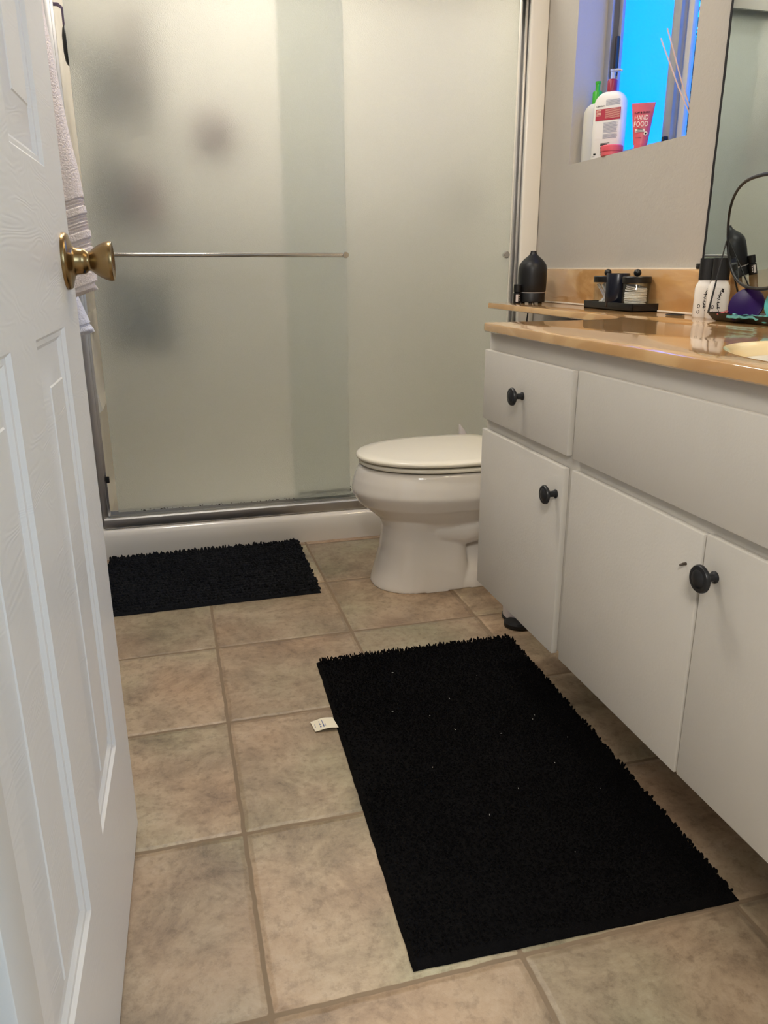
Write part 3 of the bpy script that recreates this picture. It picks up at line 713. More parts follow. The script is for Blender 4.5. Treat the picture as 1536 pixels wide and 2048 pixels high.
# ------------------------------------------------------------------ rugs
def rug(name, label, quad, thick, spacing, rowdir, hem, mm, seed, tuft, hgt):
    (ax, ay), (bx, by), (cx, cy), (dx, dy) = quad      # far-left, far-right, near-right, near-left
    t = thing(name, label, 'rug', ((ax+cx)/2, (ay+cy)/2, 0))
    P = lambda u, v: Vector(((ax*(1-u)+bx*u)*(1-v)+(dx*(1-u)+cx*u)*v, (ay*(1-u)+by*u)*(1-v)+(dy*(1-u)+cy*u)*v, 0))
    bm = B(); nu, nv = 90, 90; g = {}
    W = (P(1, .5)-P(0, .5)).length; H = (P(.5, 1)-P(.5, 0)).length
    for i in range(nu+1):
        for j in range(nv+1):
            u, v = i/nu, j/nv; p = P(u, v); e = min(u*W, (1-u)*W, v*H, (1-v)*H)
            z = thick*min(1, (.25+e/.006)) if e < .006 else thick
            z += .0012*noise.noise(Vector((p.x*60, p.y*60, seed))) + .0025*noise.noise(Vector((p.x*6, p.y*6, seed)))
            p.x += .0012*noise.noise(Vector((p.x*35, p.y*35, 3))); p.y += .0012*noise.noise(Vector((p.x*35, p.y*35, 9)))
            g[i, j] = bm.verts.new((p.x, p.y, max(.002, z)))
    for i in range(nu):
        for j in range(nv): bm.faces.new((g[i, j], g[i, j+1], g[i+1, j+1], g[i+1, j]))
    lo = {}
    per = [(i, 0) for i in range(nu)]+[(nu, j) for j in range(nv)]+[(i, nv) for i in range(nu, 0, -1)]+[(0, j) for j in range(nv, 0, -1)]
    for k in per: lo[k] = bm.verts.new((g[k].co.x, g[k].co.y, .0005))
    for a, b_ in zip(per, per[1:]+per[:1]): bm.faces.new((g[a], g[b_], lo[b_], lo[a]))
    bm.faces.new([lo[k] for k in per])
    obj('mat_base', bm, mm, t, world=True)
    rnd = random.Random(seed); bm = B()
    NU, NV = int(W/spacing[0]), int(H/spacing[1])
    for i in range(NU):
        for j in range(NV):
            u = (i+.5+rnd.uniform(-.45, .45))/NU; v = (j+.5+rnd.uniform(-.25, .25)*(1 if not rowdir else .5))/NV
            if v*H < hem[0] or (1-v)*H < hem[1] or u*W < hem[2] or (1-u)*W < hem[3]: continue
            p = P(u, v); p.z = thick*.75
            far = v*H < .02
            d = Vector((rnd.gauss(0, .5), rnd.gauss(0, .5 if not rowdir else .25)-(0 if not far else -.2), 1)).normalized(); h = hgt*rnd.uniform(.6, 1.15)*(1.25 if far else 1)
            s = d.orthogonal().normalized(); q = d.cross(s); r_ = tuft*rnd.uniform(.7, 1.2)
            base = [bm.verts.new(p+r_*(math.cos(k*2*PI/4)*s+math.sin(k*2*PI/4)*q)) for k in range(4)]
            mid = [bm.verts.new(p+d*h*.7+r_*.9*(math.cos(k*2*PI/4)*s+math.sin(k*2*PI/4)*q)) for k in range(4)]
            tip = bm.verts.new(p+d*h)
            for k in range(4):
                bm.faces.new((base[k], base[(k+1) % 4], mid[(k+1) % 4], mid[k])); bm.faces.new((mid[k], mid[(k+1) % 4], tip))
    pl = obj('pile', bm, mm, t, world=True, smooth=60); pl['kind'] = 'stuff'
    return t, P
rg, PR = rug('bath_rug', 'large black shaggy bath rug in front of the vanity', [(.2180, .8635), (.7035, .8600), (.6775, .001), (.1875, .014)], .010, (.0052, .0052), 0, (.001, .012, .007, .002), M['rug2'], 3, .0024, .0082)
sm, PS = rug('bath_mat', 'small black ribbed chenille bath mat in front of the shower', [(-.288, 1.690), (.313, 1.700), (.306, 1.266), (-.288, 1.256)], .010, (.0044, .0180), 1, (.001, .004, .003, .002), M['rug'], 8, .0046, .0110)
bm = B()   # care label stitched to the rug edge
cx0, cy0 = .1985, .600
pts = []
for k in range(9):
    u = k/8; pts.append((u, .0015+.0035*math.sin(u*PI*.9)**2+.004*u))
lab = []
for u, z in pts: lab.append([(.160+.046*u, .625-.002*u, z), (.160+.046*u+.004, .588-.004*u, z+.0005)])
vv = [[bm.verts.new(p) for p in r_] for r_ in lab]; vt = [[bm.verts.new((p[0], p[1], p[2]+.0009)) for p in r_] for r_ in lab]
for a, b_ in zip(vt, vt[1:]): bm.faces.new((a[0], b_[0], b_[1], a[1]))
for a, b_ in zip(vv, vv[1:]): bm.faces.new((a[0], a[1], b_[1], b_[0]))
for k in (0, 1):
    for i in range(8): bm.faces.new((vv[i][k], vv[i+1][k], vt[i+1][k], vt[i][k]))
bm.faces.new((vv[0][0], vt[0][0], vt[0][1], vv[0][1]))
cl = obj('care_label', bm, M['care'], rg, world=True); tag(cl, 'cream care label')
bm = B(); rnd = random.Random(2)
def on_label(x, y):
    u = (x-.160)/.046; return .0024+.0035*math.sin(max(0, u)*PI*.9)**2+.004*u
for x, y0, y1, w in ((.1665, .612, .600, .0008), (.1755, .617, .612, .003), (.1755, .609, .603, .003), (.1755, .600, .595, .003), (.1815, .619, .593, .0035), (.1860, .603, .593, .0008)):
    z = on_label(x, y0); v = [bm.verts.new(p) for p in ((x, y0, z), (x+w, y0, z+.0003), (x+w, y1, z+.0003), (x, y1, z))]; bm.faces.new(v)
obj('print', bm, M['ink'], cl, world=True, root=rg, smooth=0)
bm = B()
for u, v in ((.32, .14), (.68, .21), (.24, .32), (.38, .36), (.50, .30), (.80, .42), (.78, .435), (.45, .43), (.62, .47), (.29, .55), (.86, .52), (.74, .6), (.4, .72), (.55, .66), (.83, .70), (.6, .85)):
    p = PR(u, v); a = rnd.random()*PI; l = rnd.uniform(.001, .004); tube(bm, [(p.x, p.y, .0195), (p.x+l*math.cos(a)*.5, p.y+l*math.sin(a)*.5, .0205), (p.x+l*math.cos(a), p.y+l*math.sin(a), .0198)], .0003, 5)
tag(obj('lint', bm, M['lint'], rg, world=True), kind='stuff')

# ------------------------------------------------------------------ towels on the left wall
def towel(name, label, x_of, y0, y1, z0, z1, m, bands=(), slope=0, yback=None):
    """thick hanging towel; front face towards the camera, free edge rounded"""
    t = thing(name, label, 'towel', (XL+.03, (y0+y1)/2, z0))
    bm = B(); NZ = 620; rings = []
    for k in range(NZ+1):
        f = k/NZ; z = z0+(z1-z0)*f; xr = x_of(z); w = xr-(XL+.004)
        band = 1
        for (a, b_, per) in bands:
            if a < z < b_: band = .93+.05*math.cos((z-a)/per*2*PI)
        end = min(1, .35+(f*(z1-z0))/.012) if f*(z1-z0) < .012 else 1
        r_ = []
        yh = (y1-y0)/2*band*end; ym = (y0+y1)/2
        wob = .004*noise.noise(Vector((z*9, 2, 1)))
        n = 36
        for i in range(n):
            a = 2*PI*i/n; c, s = math.cos(a), math.sin(a)
            x = XL+.004+w*.5+(w*.5)*math.copysign(abs(c)**.55, c)*(band if c > 0 else 1)
            y = ym+yh*math.copysign(abs(s)**.7, s)
            dz = slope*(x-XL-w)
            r_.append((x+wob*(1 if c > 0 else 0), y+.003*math.sin(x*70), z+dz))
        rings.append(r_)
    loft(bm, rings)
    o = obj('cloth', bm, m, t, world=True, smooth=80)
    hk = B(); lathe(hk, [(0, 0), (.016, 0), (.016, .003), (.005, .005), (.005, .03), (.009, .034), (0, .037)], 20, Matrix.Translation((XL, (y0+y1)/2, z1+.01)) @ Matrix.Rotation(PI/2, 4, 'Y')); 
    h = thing('towel_hook', label.replace('towel', 'towel hook', 1) if False else ('chrome wall hook holding the ' + ('cream' if name == 'bath_towel' else 'white') + ' towel'), 'hook', (XL, (y0+y1)/2, z1+.01))
    obj('peg', hk, M['chrome'], h, world=True)
    return t
towel('bath_towel', 'thick cream bath towel with ribbed bands hanging behind the open door', lambda z: -.2435+(1.45-z)*.070+(.006*math.sin((z-.8)*9)), 1.19, 1.27, .832, 1.72, M['towel'],
      bands=((.925, .945, .007), (.960, .995, .0062), (1.010, 1.028, .0065), (.832, .850, .03)), slope=.35)
towel('hand_towel', 'white hand towel whose hem shows below the cream towel', lambda z: -.236-(z-.74)*.35 if z < .9 else -.292, 1.36, 1.42, .725, 1.50, M['towelw'], bands=((.735, .748, .03),), slope=.25)

# ------------------------------------------------------------------ things on the counter
df = thing('aroma_diffuser', 'matte black bottle-shaped aroma diffuser at the far end of the ledge', 'diffuser', (1.042, 1.545, ZT))
bm = B(); lathe(bm, [(0, .003), (.037, .003), (.041, .005), (.041, .030), (.0405, .031), (0, .031)], 56)
for k in range(3): lathe(bm, [(0, 0), (.006, 0), (.006, .004), (0, .004)], 12, Matrix.Translation((.03*math.cos(k*2.1), .03*math.sin(k*2.1), 0)))
obj('base', bm, M['black'], df)
bm = B(); lathe(bm, [(.0395, .031), (.0395, .034), (.0395, .0345)], 56, None, False, False); obj('seam_ring', bm, M['palegrey'], df)
bm = B(); lathe(bm, [(0, .0335), (.0405, .0335), (.0425, .036), (.0435, .060), (.0437, .085), (.0430, .100), (.0405, .112), (.035, .121), (.0275, .129), (.019, .136), (.0125, .142), (.0095, .148), (.0085, .153), (.0075, .153), (.006, .145), (0, .144)], 64); obj('shroud', bm, M['black'], df, smooth=50)
eo_ = thing('oil_bottle', 'tiny black essential oil bottle left of the diffuser', 'bottle', (.990, 1.535, ZT))
bm = B(); lathe(bm, [(0, 0), (.0115, 0), (.012, .001), (.012, .031), (.008, .034), (.007, .036), (0, .036)], 32); obj('glass_body', bm, M['rubber'], eo_)
bm = B(); lathe(bm, [(0, .034), (.0115, .034), (.0115, .055), (.0105, .056), (0, .056)], 28); obj('cap', bm, M['rubber'], eo_)
bm = B()
for (a0, a1, z0, z1) in ((-2.35, -1.75, .005, .027), (-1.6, -1.4, .008, .012), (-1.6, -1.4, .015, .019), (-1.6, -1.4, .022, .026)):
    v = []
    for k in range(5):
        a = a0+(a1-a0)*k/4; v.append((bm.verts.new((.0122*math.cos(a), .0122*math.sin(a), z0)), bm.verts.new((.0122*math.cos(a), .0122*math.sin(a), z1))))
    for p, q in zip(v, v[1:]): bm.faces.new((p[0], q[0], q[1], p[1]))
obj('paper_label', bm, M['palegrey'], eo_)
pc = thing('power_cord', 'thin black diffuser cord hanging below the ledge', 'cord', (1.075, 1.60, .70))
bm = B(); tube(bm, [(.03, .022, .078), (.018, .027, .077), (.0, .028, .06), (-.004, .028, .02), (.0, .03, -.15), (.01, .03, -.3)], .0022, 8); obj('cable', bm, M['rubber'], pc)

jt = thing('vanity_tray', 'rectangular matte black tray holding the cotton jars by the backsplash', 'tray', (1.083, 1.105, ZT), 0)
bm = B(); 
for (w, d, z0, z1) in ((.078, .235, .0, .003),): box(bm, -w/2, w/2, -d/2, d/2, .0, .004, .001)
w, d = .078, .235
for x0, x1, y0, y1 in ((-w/2, -w/2+.003, -d/2, d/2), (w/2-.003, w/2, -d/2, d/2), (-w/2, w/2, -d/2, -d/2+.003), (-w/2, w/2, d/2-.003, d/2)): box(bm, x0, x1, y0, y1, 0, .020, .001)
obj('dish', bm, M['blackm'], jt, smooth=30)
def jar(x, y, label, R_=.0335, H_=.066):
    t = thing('canister_jar', label, 'jar', (x, y, ZT+.0045))
    bm = B(); lathe(bm, [(0, 0), (R_-.002, 0), (R_, .003), (R_, H_-.004), (R_-.003, H_), (R_-.0055, H_), (R_-.0025, H_-.006), (R_-.0025, .006), (0, .005)], 48); obj('glass_body', bm, M['wclear'], t)
    bm = B(); lathe(bm, [(0, H_-.003), (R_+.001, H_-.003), (R_+.0015, H_-.001), (R_+.0015, H_+.011), (R_, H_+.013), (0, H_+.013)], 48); l = obj('lid', bm, M['blackm'], t)
    bm = B(); lathe(bm, [(0, H_+.012), (.003, H_+.012), (.003, H_+.016)]+[(.0092*math.cos(a), H_+.0215+.0092*math.sin(a)) for a in [(-.9+k*(PI/2+.9)/12) for k in range(13)]], 28); obj('ball_knob', bm, M['blackm'], l)
    return t
jar(1.080, 1.035, 'glass canister with black ball-knob lid holding cotton rounds')
jar(1.083, 1.178, 'glass canister with black ball-knob lid holding cotton swabs, behind the dark tumbler')
cup = thing('bathroom_tumbler', 'glossy blue-black tumbler between the two glass canisters', 'tumbler', (1.072, 1.108, ZT+.0045))
bm = B(); lathe(bm, [(0, 0), (.0265, 0), (.0285, .003), (.0290, .084), (.028, .086), (.026, .084), (.0255, .008), (0, .007)], 48); obj('body', bm, M['navy'], cup, smooth=50)
rnd = random.Random(4)
for k in range(17):
    bm = B(); r0 = .0265+rnd.uniform(-.001, .001); h = .0024; z = 0
    lathe(bm, [(0, 0), (r0-.001, 0), (r0, h*.3), (r0, h*.7), (r0-.001, h), (0, h)], 28)
    tl = .0 if k < 14 else (.05+.05*(k-13))
    o = obj('cotton_pad', bm, M['cotton']); o.location = (1.080+rnd.uniform(-.001, .001), 1.035+rnd.uniform(-.001, .001), ZT+.0045+.0056+k*.0026+(.002 if k > 13 else 0)*(k-13)); o.rotation_euler = (0 if k < 14 else .06*(k-13), tl*.3, 0)
    tag(o, 'round white cotton pad stacked in the right-hand glass canister', 'cotton pad', 'cotton pads in the glass canister')
proto = None
for k in range(26):
    a = rnd.random()*2*PI; r_ = rnd.uniform(.004, .021); a2 = a+rnd.uniform(1.8, 4.4); r2 = rnd.uniform(.008, .024)
    p0 = Vector((r_*math.cos(a), r_*math.sin(a), .009)); p1 = Vector((r2*math.cos(a2), r2*math.sin(a2), 0)); 
    hor = (p1-p0); hor.z = 0; L_ = .056; hl = min(hor.length, .035); hor = hor.normalized()*hl
    p1 = p0+hor+Vector((0, 0, math.sqrt(L_*L_-hl*hl)-.004)); d = p1-p0
    q = d.to_track_quat('Z', 'Y')
    if proto is None:
        proto = bpy.data.objects.new('cotton_swab', None); C.objects.link(proto); TM[proto] = Matrix()
        bm = B(); tube(bm, [(0, 0, .006), (0, 0, .052)], .0011, 8); obj('stick', bm, M['swab'], proto)
        for z0, z1 in ((0, .011), (.047, .058)):
            bm = B(); lathe(bm, [(.0008, z0), (.0022, z0+.002), (.0026, (z0+z1)/2), (.0021, z1-.002), (.0008, z1)], 12); obj('cotton_tip', bm, M['cotton'], proto)
        o = proto
    else: o = copy_tree(proto)
    o.rotation_mode = 'QUATERNION'; o.rotation_quaternion = q; o.location = Vector((1.083, 1.178, ZT+.0045))+p0
    tag(o, 'white cotton swab standing in the left-hand glass canister', 'cotton swab', 'cotton swabs in the glass canister')

# two small white spray bottles with black caps
def spray(x, y, rz, label, scale=1):
    t = thing('spray_bottle', label, 'bottle', (x, y, ZT), rz)
    bm = B()
    loft(bm, [rrect(w*scale, d*scale, r_*scale, z) for w, d, r_, z in ((.041, .028, .010, 0), (.044, .0292, .011, .002), (.044, .0292, .011, .060), (.041, .028, .011, .068), (.034, .025, .0105, .074), (.031, .0245, .0105, .080), (.031, .0245, .0105, .082))])
    obj('body', bm, M['lotion'], t, smooth=50)
    bm = B(); loft(bm, [rrect(.0345*scale, .028*scale, .012*scale, z) for z in (.079, .080, .122, .1235)]); obj('cap', bm, M['black'], t, smooth=50)
    bm = B(); rnd = random.Random(6)
    # wreath of small dark leaves and round marks printed on the face (local -y)
    for k in range(60):
        s = rnd.random(); px, pz = (.004+.010*math.cos(PI*.55+s*2.2) , .036+.024*math.sin(PI*.55+s*2.2))
        px += rnd.gauss(0, .0012)+.004; pz += rnd.gauss(0, .0014)
        a = rnd.random()*2*PI; l = .0024
        v = [bm.verts.new((px+l*math.cos(a+o_)*f_, -.01475*scale, pz+l*math.sin(a+o_)*f_)) for o_, f_ in ((0, 1), (1.57, .35), (3.14, 1), (4.71, .35))]; bm.faces.new(v)
    for cz in (.012, .024):
        n = 14
        o1 = [bm.verts.new((-.012+.0030*math.cos(2*PI*k/n), -.01475*scale, cz+.0042*math.sin(2*PI*k/n))) for k in range(n)]
        o2 = [bm.verts.new((-.012+.0018*math.cos(2*PI*k/n), -.01475*scale, cz+.0028*math.sin(2*PI*k/n))) for k in range(n)]
        for k in range(n):
            if cz < .02 and 2 < k < 5: continue
            bm.faces.new((o1[k], o1[(k+1) % n], o2[(k+1) % n], o2[k]))
    obj('printed_leaves', bm, M['inkb'], t, smooth=0)
    return t
spray(1.086, .776, -.55, 'white spray bottle with black cap, beside the hair tie, left of its twin')
spray(1.084, .730, -.45, 'white spray bottle with black cap and leaf print, behind the mirror stand wire')
ht = thing('hair_tie', 'thin black elastic hair tie lying by the white spray bottle', 'hair tie', (1.07, .852, ZT))
bm = B(); tube(bm, [(.020*math.cos(a), .020*math.sin(a), .0016) for a in [k*2*PI/40 for k in range(40)]], .0013, 8, True); obj('band', bm, M['rubber'], ht)

# makeup mirror on wire stand with tray
TX, TY, TZ = 1.070, .575, ZT
mt = thing('makeup_mirror', 'rounded-square makeup mirror on a black wire stand with tray', 'mirror', (TX, TY, TZ), 0)
bm = B()
loft(bm, [rrect(w, d, .02, z) for w, d, z in ((.070, .205, 0), (.078, .215, .002), (.096, .236, .0165), (.094, .234, .0165), (.076, .213, .0035), (.07, .2, .003))]); obj('tray', bm, M['blackm'], mt)
nrm = Vector((-.948, .312, -.12)).normalized(); side = Vector((.312, .948, 0)).normalized(); nrm = nrm.normalized(); upv = nrm.cross(side).normalized()
if upv.z < 0: upv = -upv
mc = Vector((-.047, -.014, .165))
def sq(r_, off=0, n=72, e=2.6):
    o = []
    for k in range(n):
        a = 2*PI*k/n; c, s = math.cos(a), math.sin(a)
        o.append(tuple(mc+side*(r_*1.42*math.copysign(abs(c)**(2/e), c))+upv*(r_*.95*math.copysign(abs(s)**(2/e), s))+nrm*off))
    return o
bm = B(); tube(bm, sq(.105), .0035, 12, True); rim = obj('mirror_rim', bm, M['blackm'], mt)
bm = B(); loft(bm, [sq(.104, .001), sq(.104, -.002)]); obj('mirror_glass', bm, M['mirror'], mt, smooth=0)
bm = B(); loft(bm, [sq(.105, -.0021), sq(.105, -.006)]); obj('back_plate', bm, M['blackm'], mt, smooth=30)
for s in (1, -1):
    e = mc+side*(.149*s)+Vector((0, 0, -.010 if s > 0 else 0))
    f0 = Vector((-.042, .108*s, .014)); f1 = Vector((.042, .108*s, .014))
    bm = B(); tube(bm, [f0, e+nrm*.003, f1], .0022, 10)
    obj('wire_leg', bm, M['blackm'], mt)

# compacts and clips in the tray
def compact(name, label, loc, m, c, n, R_=.037, th=.007):
    t = thing(name, label, 'compact', loc, 0)
    bm = B(); lathe(bm, [(0, 0), (R_-.002, 0), (R_, .002), (R_, th-.002), (R_-.002, th), (0, th)], 44); obj('base', bm, m, t, smooth=50)
    Mx = Matrix.Translation(c) @ Vector(n).to_track_quat('Z', 'Y').to_matrix().to_4x4()
    bm = B(); lathe(bm, [(0, -.003), (R_-.002, -.003), (R_, -.001), (R_, .002), (R_-.003, .0035), (0, .0045)], 44, Mx); obj('lid', bm, m, t, smooth=50)
    return t
compact('powder_compact', 'dark purple round compact standing open on the black mirror tray', (1.062, .606, TZ+.0036), M['purple'], (-.010, -.004, .030), (-.80, -.45, .36), .034)
compact('powder_compact', 'turquoise round compact at the right of the purple one', (1.062, .520, TZ+.0036), M['turq'], (-.004, -.010, .036), (-.80, -.45, .25), .034)
hc = thing('hair_clip', 'rose-coloured metal hair clip lying in front of the purple compact', 'hair clip', (1.040, .635, TZ+.012), -.6)
bm = B(); tube(bm, [(-.022, 0, .002), (0, .0, .007), (.022, .002, .012)], [.0015, .003, .0018], 8); tube(bm, [(-.018, .006, .003), (.0, .007, .01), (.022, .004, .004)], .0014, 8); tube(bm, [(-.01, -.004, .004), (.004, .008, .013), (.018, -.002, .006)], .0012, 8); obj('prongs', bm, M['rose'], hc)
tp = thing('sachet', 'crumpled turquoise foil sachet at the near end of the mirror tray', 'sachet', (1.040, .572, TZ+.0045), .3)
bm = B(); g = [[bm.verts.new((-.025+.05*i/10, -.035+.07*j/10, .010+.006*noise.noise(Vector((i*.6, j*.6, 2))))) for j in range(11)] for i in range(11)]
for i in range(10):
    for j in range(10): bm.faces.new((g[i][j], g[i+1][j], g[i+1][j+1], g[i][j+1]))
r_ = bmesh.ops.extrude_face_region(bm, geom=list(bm.faces)); 
for v in [x for x in r_['geom'] if isinstance(x, bmesh.types.BMVert)]: v.co.z -= .004
obj('foil', bm, mat('turquoise_foil', srgb(130, 205, 200), .25, metal=.4, var=.3, vscale=60), tp)

# ------------------------------------------------------------------ things on the window sill
def pump_bottle(name, label, loc, rz, W, D, H, body, capm, pumpm, capr=.0135, caph=.03, spout=True):
    t = thing(name, label, 'bottle', loc, rz)
    bm = B(); n = 10; rr = [rrect(W*.94, D*.9, D*.42, 0), rrect(W, D, D*.46, .003), rrect(W*1.01, D, D*.46, H*.5), rrect(W, D, D*.46, H*.80)]
    for k in range(1, 9):
        f = k/8; ang = f*PI/2
        rr.append(rrect(W*(1-.72*(1-math.cos(ang))), D*(1-.35*f*f), D*.46*(1-.38*f*f), H*.80+H*.2*math.sin(ang)*.98))
    loft(bm, rr); obj('body', bm, body, t, smooth=60)
    bm = B(); lathe(bm, [(0, H-.004), (capr, H-.004), (capr, H+caph*.9), (capr*.85, H+caph), (0, H+caph)], 32); obj('collar', bm, capm, t)
    bm = B(); lathe(bm, [(0, H+caph), (capr*.46, H+caph), (capr*.46, H+caph+.018), (capr*.55, H+caph+.019), (capr*.6, H+caph+.025), (0, H+caph+.026)], 24)
    if spout: tube(bm, [(0, 0, H+caph+.021), (.012, 0, H+caph+.022), (.022, -.001, H+caph+.021), (.027, -.002, H+caph+.017)], [.005, .004, .003, .0022], 12)
    obj('pump', bm, pumpm, t)
    return t
lo_rz = -.93
LW, LD, LH = .093, .036, .172
lot = pump_bottle('lotion_bottle', 'white lotion pump bottle with red label and maroon collar on the sill', (1.183, 1.402, WZ0), lo_rz, LW, LD, LH, M['lotion'], M['maroon'], M['clearp'])
yf = -LD/2-.0006
def quadlist(bm, L_, y=yf):
    for x0, x1, z0, z1 in L_: v = [bm.verts.new(p) for p in ((x0, y, z0), (x1, y, z0), (x1, y, z1), (x0, y, z1))]; bm.faces.new(v)
bm = B(); quadlist(bm, [(-.034, .038, .099, .128)]); obj('red_band', bm, M['redlabel'], lot, smooth=0)
bm = B(); t = text_mesh('Lubriderm', .0060, .0002); join(bm, t, Matrix.Translation((-.021, yf-.0003, .1355)) @ Matrix.Rotation(PI/2, 4, 'X'))
quadlist(bm, [(-.033, -.026, .012, .016), (-.037, -.029, .008, .0088)]+[(-.014, .012-.003*(k % 3), .013+k*.0045, .013+k*.0045+(.0028 if k % 2 else .0012)) for k in range(7)], yf-.0003)
obj('lettering', bm, M['inkb'], lot, smooth=0)
bm = B(); rnd = random.Random(8)
quadlist(bm, [(-.009, .033-rnd.uniform(0, .006), z, z+.0006) for z in [.0925-k*.0021 for k in range(20)] if not (.0665 > z > .0645)], yf-.0003)
quadlist(bm, [(-.006, .036-rnd.uniform(0, .003), z, z+.0006) for z in [.149-k*.0022 for k in range(7)]], yf-.0003)
obj('small_print', bm, M['ink'], lot, smooth=0)
bm = B(); quadlist(bm, [(-.032, -.018, .124-k*.0032, .1252-k*.0032) for k in range(5)]+[(-.006, .036, .125-k*.0026, .1256-k*.0026) for k in range(9)], yf-.0003)
obj('white_print', bm, M['palet'], lot, smooth=0)
pump_bottle('soap_bottle', 'pale bottle with bright green pump standing behind the lotion bottle on the sill', (1.190, 1.492, WZ0), -.9, .070, .040, .158, mat('frosted_bottle', srgb(215, 212, 200), .4), M['green'], M['green'], .0135, .032, spout=False)
# pink hand cream tube, standing on its cap
hf = thing('hand_cream_tube', 'rose pink hand cream tube lettered HAND FOOD on the window sill', 'tube', (1.178, 1.230, WZ0), -.62)
bm = B(); rr = []
for k in range(13):
    f = k/12; w = .0175+.0115*f; dpt = .013*(1-f)**.6+.0006
    rr.append([(w*math.cos(a), dpt*math.sin(a), .016+.094*f) for a in [i*2*PI/40 for i in range(40)]])
rr.append([(x, y, z+.004) for x, y, z in rr[-1]])
loft(bm, rr); obj('tube_body', bm, M['pinkt'], hf, smooth=50)
bm = B(); lathe(bm, [(0, 0), (.015, 0), (.0158, .002), (.0158, .016), (0, .017)], 36); obj('cap', bm, M['pinkt'], hf)
def face_y(z):     # front surface of the tube at the middle
    f = (z-.016)/.094; return -(.013*(1-f)**.6+.0006)-.0006
bm = B()
for s, z, sz in (('HAND', .078, .0165), ('FOOD', .0625, .0175)):
    t = text_mesh(s, sz, .0002); t.transform(Matrix.Scale(.72, 4, (1, 0, 0)))
    tl = math.atan2(face_y(z+.006)-face_y(z-.006), .012)
    join(bm, t, Matrix.Translation((-.002, face_y(z)-.0008, z)) @ Matrix.Rotation(PI/2-tl*.9, 4, 'X'))
quadlist(bm, [(-.015, .009, .044, .0515)], face_y(.044)-.0006)
lathe(bm, [(0, 0), (.0048, 0)], 24, Matrix.Translation((.0115, face_y(.040)-.0004, .040)) @ Matrix.Rotation(PI/2, 4, 'X'), False, False)
obj('pale_lettering', bm, M['palet'], hf, smooth=0)
bm = B(); t = text_mesh('SOAP & GLORY', .0066, .0002, bold=.0001); t.transform(Matrix.Scale(.85, 4, (1, 0, 0)))
join(bm, t, Matrix.Translation((-.001, face_y(.0905)-.0008, .0905)) @ Matrix.Rotation(PI/2-.12, 4, 'X'))
quadlist(bm, [(-.011, .004, .0488, .0500), (-.013, .006, .0456, .0468), (-.010, .004, .0525, .0532), (-.014, .002, .030, .0308)], face_y(.038)-.0012)
lathe(bm, [(0, 0), (.0026, 0)], 5, Matrix.Translation((.0115, face_y(.040)-.0012, .040)) @ Matrix.Rotation(PI/2, 4, 'X'), False, False)
obj('dark_lettering', bm, M['inkb'], hf, smooth=0)
pj = thing('cream_jar', 'flat coral pink jar in front of the lotion bottle on the sill', 'jar', (1.160, 1.340, WZ0))
bm = B(); lathe(bm, [(0, 0), (.026, 0), (.028, .002), (.028, .012), (0, .012)], 44); obj('pot', bm, M['pinkt'], pj)
bm = B(); lathe(bm, [(0, .012), (.0295, .012), (.030, .013), (.030, .025), (.0285, .027), (0, .0272)], 44); obj('lid', bm, M['pinkl'], pj)
rd = thing('reed_diffuser', 'reed diffuser at the near end of the window sill, pale reeds leaning left', 'reed diffuser', (1.190, 1.010, WZ0))
bm = B(); lathe(bm, [(0, 0), (.020, 0), (.022, .002), (.022, .05), (.014, .062), (.009, .066), (.009, .08), (.0075, .08), (.0075, .066), (.012, .060), (.019, .050), (.019, .004), (0, .003)], 36); obj('bottle', bm, M['oil'], rd)
for p1 in ((-.030, .118, .255), (-.030, .142, .240), (.012, .05, .27)):
    bm = B(); tube(bm, [(0, -.008, .004), tuple(Vector(p1)*.5), p1], .0017, 8); obj('reed', bm, M['reed'], rd)

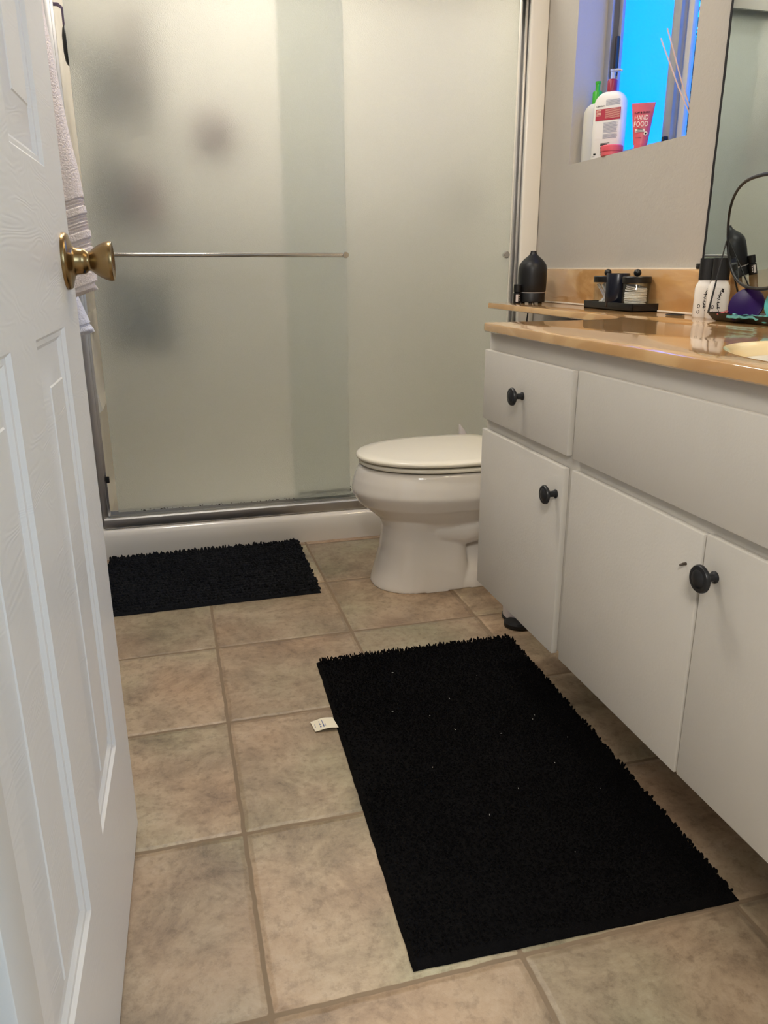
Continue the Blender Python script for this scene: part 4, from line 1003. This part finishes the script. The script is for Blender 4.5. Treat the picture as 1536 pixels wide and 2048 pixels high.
# ------------------------------------------------------------------ light
def area(name, loc, rot, size, energy, col, sizey=None):
    l = bpy.data.lights.new(name, 'AREA'); l.energy = energy; l.color = col; l.size = size
    if sizey: l.shape = 'RECTANGLE'; l.size_y = sizey
    o = bpy.data.objects.new(name, l); C.objects.link(o); o.location = loc; o.rotation_euler = rot; return o
area('ceiling_lamp', (-.02, 1.05, ZC-.03), (0, 0, 0), .30, 14, (1, .94, .85))
area('vanity_lamp', (XR-.10, .25, 2.08), (0, math.radians(-25), 0), .10, 7, (1, .80, .54), .6)
area('shower_fill', (.4, 2.05, ZC-.03), (0, 0, 0), .45, 10.5, (1, .96, .88))  # added fill light, brightens the shower interior and its frosted glass
area('bedroom_daylight', (1.5, -2.6, 1.7), (math.radians(75), 0, math.radians(35)), 1.2, 38, (.50, .72, 1))
area('bedroom_fill', (-.7, -1.9, 2.2), (math.radians(40), 0, math.radians(-20)), .5, 38, (1, .94, .87))  # added soft fill from the doorway side, lifts the upright front faces
w = bpy.data.worlds.new('sky'); bpy.context.scene.world = w; w.use_nodes = True
nt = w.node_tree; bg = nt.nodes['Background']; bg.inputs['Strength'].default_value = 5.8
tc = nt.nodes.new('ShaderNodeTexCoord'); sp = nt.nodes.new('ShaderNodeSeparateXYZ'); rp = nt.nodes.new('ShaderNodeValToRGB')
nt.links.new(tc.outputs['Generated'], sp.inputs[0]); nt.links.new(sp.outputs[2], rp.inputs[0]); nt.links.new(rp.outputs[0], bg.inputs['Color'])
e = rp.color_ramp.elements; e[0].color = (.0, .21, 1, 1); e[1].color = (.0, .21, 1, 1)

# ------------------------------------------------------------------ camera
f_px, yaw, pit, rol = 1548.55, .266853, -.305571, -.002425
cam = bpy.data.cameras.new('camera'); co = bpy.data.objects.new('camera', cam); C.objects.link(co)
cam.sensor_fit = 'HORIZONTAL'; cam.sensor_width = 36; cam.lens = f_px/1536*36; cam.clip_start = .01
fwd = Vector((math.sin(yaw)*math.cos(pit), math.cos(yaw)*math.cos(pit), math.sin(pit)))
r0 = Vector((math.cos(yaw), -math.sin(yaw), 0)); u0 = r0.cross(fwd)
r1 = math.cos(rol)*r0+math.sin(rol)*u0; u1 = -math.sin(rol)*r0+math.cos(rol)*u0
mw = Matrix((r1, u1, -fwd)).transposed().to_4x4(); mw.translation = (-.0551, -.7327, .8784)
co.matrix_world = mw
sc = bpy.context.scene; sc.camera = co
sc.view_settings.view_transform = 'Standard'; sc.view_settings.look = 'None'; sc.view_settings.exposure = 0; sc.view_settings.gamma = 1
sc.view_settings.use_curve_mapping = False
